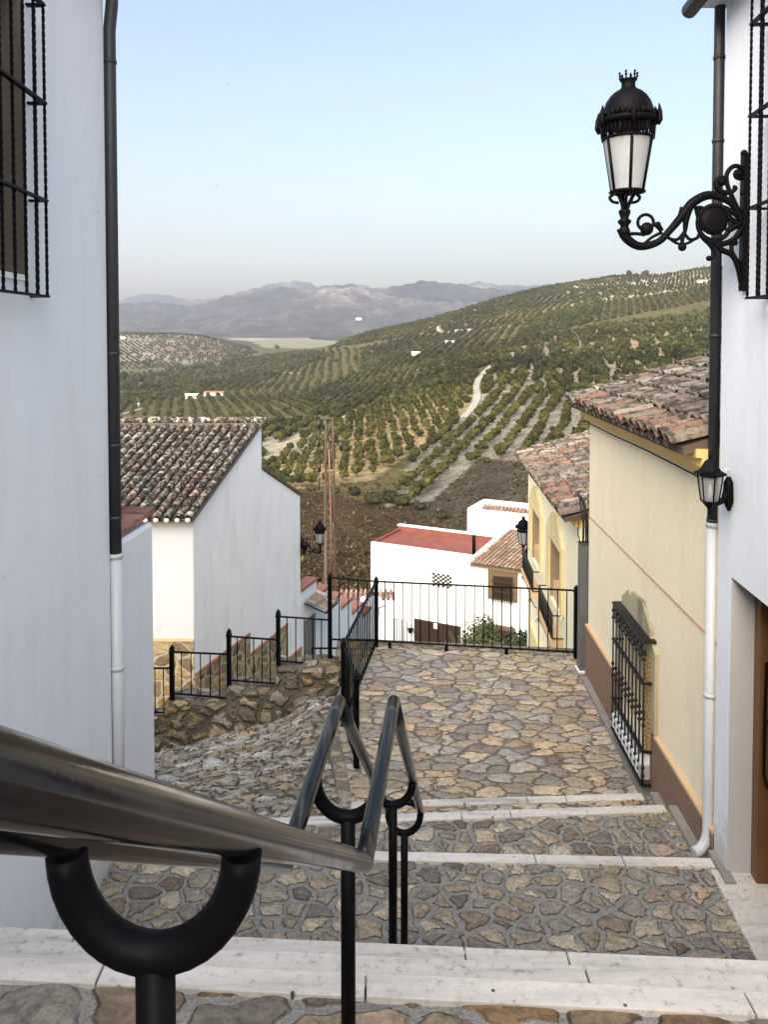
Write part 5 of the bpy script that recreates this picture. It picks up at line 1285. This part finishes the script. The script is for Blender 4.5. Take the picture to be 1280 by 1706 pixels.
# ---- olive groves
specs=[ # polygon, Yrange, row angle deg, row spacing, tree spacing, prob, size
 (KNOLL,(190,520),52,7.6,5.6,.93,(1.75,2.3)),
 (ROWS,(160,520),16,7.4,4.8,.94,(1.63,2.20)),
 (SPECK,(230,900),12,8.5,7.5,.86,(1.9,3.0)),
 ([(190,690),(430,705),(440,700),(520,690),(520,655),(330,648),(190,672)],(380,1000),-14,9.5,5.2,.95,(1.75,2.3)),
 ([(520,692),(560,697),(640,662),(700,652),(700,606),(600,618),(520,652)],(380,1100),6,8.6,5.0,.95,(1.75,2.25)),
 ([(700,652),(780,636),(815,640),(835,598),(850,575),(770,585),(700,606)],(380,1100),20,8.2,5.0,.96,(1.75,2.3)),
 ([(835,598),(900,560),(1000,535),(1000,500),(900,525),(850,575)],(380,1500),30,9.0,5.2,.96,(1.95,2.55)),
 ([(1000,535),(1190,500),(1190,480),(960,512),(1000,500)],(380,1500),18,8.6,5.4,.96,(2.0,2.6)),
 ([(330,648),(520,655),(600,618),(600,582),(545,582),(430,612),(330,640)],(600,1500),-4,11.5,6.0,.92,(1.95,2.55)),
 ([(600,618),(700,606),(770,585),(850,575),(900,525),(960,512),(900,540),(690,560),(600,582)],(600,1500),12,11,5.8,.94,(1.9,2.5)),
 ([(690,560),(545,582),(606,552),(700,535),(802,507),(863,487),(932,474),(960,512),(900,540)],(700,1700),20,11,8,.9,(2.2,3.0)),
 ([(932,474),(964,467),(1025,461),(1106,459),(1190,445),(1190,480),(1090,490),(960,512)],(800,1700),68,16,7.5,.92,(2.2,2.9)),
 ([(1190,445),(1500,400),(1500,700),(1190,700)],(200,1500),30,14,10,.9,(2.2,3.0)),
 (LHILL,(1450,2200),62,19,10.5,.85,(2.2,2.9)),
 ([(190,660),(330,645),(430,607),(540,587),(430,590),(330,612),(190,628)],(900,1600),70,15,10,.75,(2.6,4.2)),
 ([(500,554),(620,550),(640,562),(600,572),(520,566)],(2500,4500),75,42,22,.8,(5,6.5)),
 ([(190,680),(430,640),(560,590),(480,585),(430,600),(330,640),(190,650)],(600,1600),60,12,9,.8,(2.2,3.2)),
 ([(430,705),(530,700),(540,735),(430,745)],(280,600),4,14,5,.85,(2.2,2.8)),
 ([(300,770),(430,705),(440,790),(520,812),(300,830)],(180,420),52,8,6,.9,(2.0,2.6)),
]
T=[]
for poly,(ya,yb),ang,rs,ts,pr_,(sa,sb) in specs:
    pa=np.array(poly); a0=(pa[:,0].min()-640)/FL; a1=(pa[:,0].max()-640)/FL
    a_=R(ang); d=np.array((math.sin(a_),math.cos(a_))); e_=np.array((math.cos(a_),-math.sin(a_)))
    ext=yb*1.5; ii=np.arange(-int(ext/rs),int(ext/rs)+1); jj=np.arange(-int(ext/ts),int(ext/ts)+1)
    I,J=np.meshgrid(ii,jj,indexing='ij'); cx,cy=(a0+a1)/2*(ya+yb)/2,(ya+yb)/2
    X=cx+I*rs*e_[0]+J*ts*d[0]; Y=cy+I*rs*e_[1]+J*ts*d[1]
    wv=fbm(X,Y,.006,3)*3; X=X+wv*e_[0]; Y=Y+wv*e_[1]
    mk=(Y>ya)&(Y<yb)&(X/np.maximum(Y,1)>a0-.03)&(X/np.maximum(Y,1)<a1+.03); X=X[mk];Y=Y[mk]
    jj_=2.2 if poly is SPECK else .28; X=X+rng.normal(0,jj_,len(X)); Y=Y+rng.normal(0,jj_,len(X)); 
    Z=terr(X,Y); px,pyy=projn(X,Y,Z); gap=(fbm(X,Y,.017,9)>1.15)&(Y>420); mk=inpoly(px,pyy,poly)&(rng.random(len(X))<pr_)&~(gap&(rng.random(len(X))<.8)); X,Y,Z=X[mk],Y[mk],Z[mk]
    T.append(np.stack([X,Y,Z,rng.uniform(sa,sb,len(X))*rng.uniform(.75,1.1,len(X))],-1))
T=np.concatenate(T)
# road across the hillside keeps clear of trees
def road_pts(pts):
    out=[]
    for px,pyy in pts:
        # march the ray onto the terrain
        v=ray(px,pyy); Ys=np.exp(np.linspace(math.log(100),math.log(2500),1500)); k=Ys/v.y; zz=terr(v.x*k,Ys); hit=np.nonzero(v.z*k<zz)[0]
        i=hit[0] if len(hit) else 700
        out.append(Vector((v.x*k[i],Ys[i],float(zz[i]))))
    return out
roads=[('track_road',[(772,697),(785,684),(796,664),(793,645),(799,630),(812,616),(828,606)],3.4),
       ('side_track',[(562,707),(575,692),(600,682),(640,668)],1.6),
       ('field_track',[(205,690),(230,683),(245,678)],3),('upper_track',[(728,545),(733,553),(727,558)],5),('spur_track',[(800,655),(840,653),(900,655),(960,650)],1.4),('hill_path',[(830,597),(860,588),(930,570)],1.2),('terrace_path',[(560,642),(640,630),(720,613),(800,602),(828,606)],2.2),('contour_path',[(880,572),(960,560),(1040,548),(1120,530),(1188,522)],2.0),('ridge_path',[(700,572),(780,560),(850,545),(930,520)],2.5),('valley_track',[(395,612),(430,616),(500,622)],4)]
for nm,pts,wd in roads:
    C=road_pts(pts); D=[]
    for a,b in zip(C,C[1:]):
        n=max(2,int((b-a).length/4)); D+=[a.lerp(b,i/n) for i in range(n)]
    D.append(C[-1])
    for _ in range(6): D=[D[0]]+[(D[i-1]+D[i]*2+D[i+1])/4 for i in range(1,len(D)-1)]+[D[-1]]
    m=MB(); vs=[]
    for i,p_ in enumerate(D):
        t_=(D[min(i+1,len(D)-1)]-D[max(0,i-1)]); t_.z=0; t_.normalize(); nn=Vector((-t_.y,t_.x,0))
        for s_ in (-1,-.33,.33,1): q=p_+nn*wd*.5*s_*1.0; vs.append((q.x,q.y,float(terr(q.x,q.y))+.35))
    m.add(vs,[(i*4+k,i*4+k+1,i*4+k+5,i*4+k+4) for i in range(len(D)-1) for k in range(3)],None,True)
    tag(m.build(nm,M['road']),kind='structure')
    dd=np.array([(p_.x,p_.y) for p_ in D]); dist=np.min(np.hypot(T[:,0,None]-dd[None,:,0],T[:,1,None]-dd[None,:,1]),1); T=T[dist>wd*.5+2.0]
PX,PY=projn(T[:,0],T[:,1],T[:,2]); vis=(PX>190)&(PX<1200)&(T[:,1]<400)&~((PX<440)&(PY>705))&~((PX>880)&(PY>735))
size=T[:,3]/T[:,1]*vis; order=np.argsort(-size); near=order[:300]; rest=np.setdiff1d(np.arange(len(T)),near)
print('trees',len(T))
cms=[crown_mesh('olive_crown',M['olive'],1.0,.8,420,.15,20+k,8) for k in range(6)]
tms=[trunk_mesh('olive_trunk',.9,.14,k) for k in range(3)]
def where(px,py):
    if inpoly(np.array(px),np.array(py),KNOLL): return 'on the sunny knoll left of the track'
    return 'in the straight rows right of the knoll'
for n_,i in enumerate(near):
    X,Y,Z,s_=T[i]; wh=where(PX[i],PY[i])
    t=bpy.data.objects.new('olive_tree',None); COL.objects.link(t); t.location=(X,Y,Z); t.scale=(s_,s_,s_*random.uniform(.9,1.15)); t.rotation_euler=(0,0,random.uniform(0,6.28))
    tag(t,'small round grey green olive tree '+wh,'olive tree','olive trees '+wh)
    o=bpy.data.objects.new('crown',cms[n_%6]); COL.objects.link(o); o.parent=t; o.location=(0,0,1.1)
    o=bpy.data.objects.new('trunk',tms[n_%3]); COL.objects.link(o); o.parent=t
# all the rest in one object: several crown variants merged with numpy
def blob_variant(seed,seg,ring,leaves,ls):
    r=np.random.default_rng(seed); vs=[];fs=[]
    m=MB(); m.ball((0,0,.95),.95,(1,1,.85),seg,ring); V=np.array(m.v); 
    for k in range(len(V)):
        V[k]+= (V[k]-np.array((0,0,.95)))*r.uniform(-.28,.22)
    F=[f for f in m.f if len(f)==4]
    V=list(map(tuple,V)); 
    for k in range(leaves):
        v_=r.normal(size=3); v_/=np.linalg.norm(v_); p_=np.array((0,0,.95))+v_*np.array((1,1,.85))*r.uniform(.75,1.1); a=r.normal(size=3)*ls; b=r.normal(size=3)*ls
        n0=len(V); V+= [tuple(p_-a),tuple(p_-b),tuple(p_+a),tuple(p_+b)]; F.append((n0,n0+1,n0+2,n0+3))
    # trunk
    n0=len(V); V+=[(-.1,0,-.4),(.1,0,-.4),(.08,0,.6),(-.08,0,.6)]; F.append((n0,n0+1,n0+2,n0+3))
    return np.array(V),np.array(F)
va=[blob_variant(s,7,5,70,.20) for s in range(5)]; vb=[blob_variant(50+s,6,4,14,.30) for s in range(5)]
VV=[];FF=[];CC=[];off=0
for grp,vars_ in ((rest[T[rest,1]<560],va),(rest[T[rest,1]>=560],vb)):
    ch_=rng.integers(0,5,len(grp))
    for k in range(5):
        g_=grp[ch_==k]
        if not len(g_): continue
        V,F=vars_[k]; th=rng.uniform(0,6.28,len(g_)); c,s_=np.cos(th),np.sin(th); sc=T[g_,3]
        x=(V[None,:,0]*c[:,None]-V[None,:,1]*s_[:,None])*sc[:,None]+T[g_,0,None]; y=(V[None,:,0]*s_[:,None]+V[None,:,1]*c[:,None])*sc[:,None]+T[g_,1,None]
        z=V[None,:,2]*(sc*rng.uniform(.85,1.2,len(g_)))[:,None]+T[g_,2,None]+.2
        VV.append(np.stack([x,y,z],-1).reshape(-1,3))
        tb=np.exp(rng.normal(0,.17,len(g_)))*(1+.30*fbm(T[g_,0],T[g_,1],.011,2)+.16*fbm(T[g_,0],T[g_,1],.05,6)); tb=np.clip(tb,.35,2.2)
        hue=rng.normal(0,.035,len(g_))+.08*fbm(T[g_,0],T[g_,1],.007,12); tc_=np.stack([tb*(1+hue),tb,tb*(1-hue)],-1); CC.append(np.repeat(tc_[:,None,:],len(V),1).reshape(-1,3)); FF.append((F[None]+ (np.arange(len(g_))*len(V))[:,None,None]+off).reshape(-1,4)); off+=len(V)*len(g_)
og=npmesh('olive_grove',np.concatenate(VV),np.concatenate(FF),M['olivefar'],np.concatenate(CC),False)
tag(og,'dense olive groves in rows covering the hills beyond the houses','olive groves',None,'stuff')
# ---- scrub on the brown bank: dry tufts
pts=[];r=random.Random(5); m=MB()
n=0
while n<8500:
    px=r.uniform(430,1000); Y=math.exp(r.uniform(math.log(58),math.log(225))); X=(px-640)/FL*Y; z=float(terr(X,Y)); a,b=proj(X,Y,z)
    n+=1
    if inpoly(np.array(a),np.array(b),ROWS) or inpoly(np.array(a),np.array(b),KNOLL): continue
    big=r.random()<.10; h=r.uniform(.18,.45)*(2.2 if big else 1)
    for k in range(10 if big else 6):
        an=r.uniform(0,6.28); d=h*r.uniform(.2,.9); p_=Vector((X+math.cos(an)*d*.6,Y+math.sin(an)*d*.6,z+h*r.uniform(.1,.8))); q=Vector((r.gauss(0,1),r.gauss(0,1),r.gauss(0,1))).normalized()*h*.5; w_=Vector((r.gauss(0,1),r.gauss(0,1),r.gauss(0,1))).normalized()*h*.35
        m.add([p_-q,p_-w_,p_+q,p_+w_],[(0,1,2,3)],r.choice([(.06,.042,.023),(.085,.06,.034),(.04,.03,.018),(.025,.027,.011),(.125,.095,.052)]))
mt,nt,b=mat('dry_scrub'); at=N(nt,'ShaderNodeVertexColor'); at.layer_name='Col'; L(nt,at.outputs[0],b.inputs['Base Color']); b.inputs['Roughness'].default_value=.95; b.inputs['Specular IOR Level'].default_value=.08
tag(m.build('dry_scrub',mt),'dry brown scrub and grass tufts on the bank below the olive trees','scrub',None,'stuff')
# darker bushes along the bank top and tree clumps in the valley
dk=[crown_mesh('dark_crown',M['darkleaf'],1.0,1.2,300,.16,80+k,8) for k in range(3)]
BUS=[(650,838,2.6),(672,842,2.2),(700,850,1.8),(590,826,2.0),(625,840,2.4),(812,772,1.6),(735,866,1.5),(520,818,1.6),(560,822,1.4)]
for k,(px,py_,s_) in enumerate(BUS):
    c=road_pts([(px,py_)])[0]; t=thing('bush','dark thorny bush on the top edge of the brown bank','bush',c,'dark bushes along the top of the brown bank'); t.scale=(s_,s_,s_*.75)
    o=bpy.data.objects.new('foliage',dk[k%3]); COL.objects.link(o); o.parent=t; o.location=(0,0,.6)
CL=[(205,640,13),(218,645,12),(232,642,11),(372,612,8),(360,640,7),(340,640,7),(527,604,10),(520,606,8),(558,608,8),(592,604,8),(600,606,7),(430,665,5),(305,668,6),(248,612,6),(462,585,7),(1075,465,9),(1050,463,8),(665,542,7),(690,538,6)]
for k,(px,py_,s_) in enumerate(CL):
    c=road_pts([(px,py_)])[0]; t=thing('tall_tree','tall dark leafy tree rising above the olive groves','tree',c,'tall dark trees scattered among the groves'); f=s_*c.y/1300*.75; t.scale=(f,f,f*1.2)
    o=bpy.data.objects.new('crown',dk[k%3]); COL.objects.link(o); o.parent=t; o.location=(0,0,1.0)
    o=bpy.data.objects.new('trunk',tms[0]); COL.objects.link(o); o.parent=t
# farmhouses
FH=[(320,664,22,9,'white farmhouse in the valley nearest the gabled roof'),(357,659,32,8,'white farmhouse with a red roof right of its neighbour'),(750,573,15,6,'small white barn on the mid slope'),(765,554,12,5,'small yellowish farmhouse above the barn'),(782,552,14,5,'low orange farm building beside the yellowish one'),(693,594,14,9,'grey white greenhouse block left of the track'),(790,520,8,4,'tiny white house high on the slope'),(598,531,10,4,'lone white house at the foot of the mountain'),(1176,473,26,8,'white house with orange roof on the skyline by the drainpipe'),(228,677,8,6,'tiny white hut beside the field track'),(205,565,8,4,'tiny pale house on the plain'),(700,537,6,4,'tiny white house on the ridge crest'),(686,538,6,4,'second tiny white house on the ridge crest left of the other')]
for px,py_,wpx,hpx,lab in FH:
    c=road_pts([(px,py_)])[0] if (px,py_)!=(598,531) else Vector((atY(598,531,5600).x,5600,atY(598,533,5600).z))
    W_=wpx/FL*c.y; Hh=hpx/FL*c.y*.7; t=thing('farmhouse',lab,'farmhouse',c,'distant farm buildings')
    m=MB(); m.box(c.x-W_/2,c.x+W_/2,c.y-W_*.25,c.y+W_*.25,c.z-3,c.z+Hh); m.build('wall',M['farm'],t)
    m=MB(); a=.4; zz=c.z+Hh
    m.add([(c.x-W_/2-a,c.y-W_*.25-a,zz),(c.x+W_/2+a,c.y-W_*.25-a,zz),(c.x+W_/2+a,c.y+W_*.25+a,zz),(c.x-W_/2-a,c.y+W_*.25+a,zz),(c.x-W_/2-a,c.y,zz+Hh*.35),(c.x+W_/2+a,c.y,zz+Hh*.35)],[(0,1,5,4),(2,3,4,5),(1,2,5),(3,0,4),(0,3,2,1)])
    m.build('roof',M['farmroof'] if ('red' in lab or 'orange' in lab) else M['farm'],t)
    m=MB()
    for k in (-1,1): m.box(c.x+k*W_*.22-W_*.04,c.x+k*W_*.22+W_*.04,c.y-W_*.25-.06,c.y-W_*.25-.01,c.z+Hh*.3,c.z+Hh*.7)
    m.each('window',M['darkwood'],t)
# two distant birds
for (px,py_) in ((380,141),(360,309)):
    c=atY(px,py_,60); m=MB(); m.tube([c+Vector((-.0,-.10,0)),c,c+Vector((0,.1,0))],[.01,.03,.008],6)
    for k in (-1,1): m.add([c+Vector((0,-.04,0)),c+Vector((0,.04,0)),c+Vector((k*.10,.03,.05)),c+Vector((k*.17,-.02,.03))],[(0,1,2,3)])
    tag(m.build('bird',M['black']),'tiny dark bird %s in the pale sky'%('flying highest' if py_<200 else 'flying lower and further left'),'bird')
# ---- haze
m=MB(); m.box(-11000,11000,-200,11200,-140,1250)
hm=bpy.data.materials.new('evening_haze'); hm.use_nodes=True; nt=hm.node_tree; nt.nodes.clear(); o_=nt.nodes.new('ShaderNodeOutputMaterial'); pvv=nt.nodes.new('ShaderNodeVolumePrincipled')
pvv.inputs['Color'].default_value=(.69,.73,.88,1); pvv.inputs['Density'].default_value=.75e-4; pvv.inputs['Anisotropy'].default_value=.2; nt.links.new(pvv.outputs[0],o_.inputs['Volume'])
hz=m.build('haze',hm); tag(hz,'pale bluish evening haze over the valley','haze',None,'stuff')
for o in bpy.data.objects:
    if '_base' in o: del o['_base']
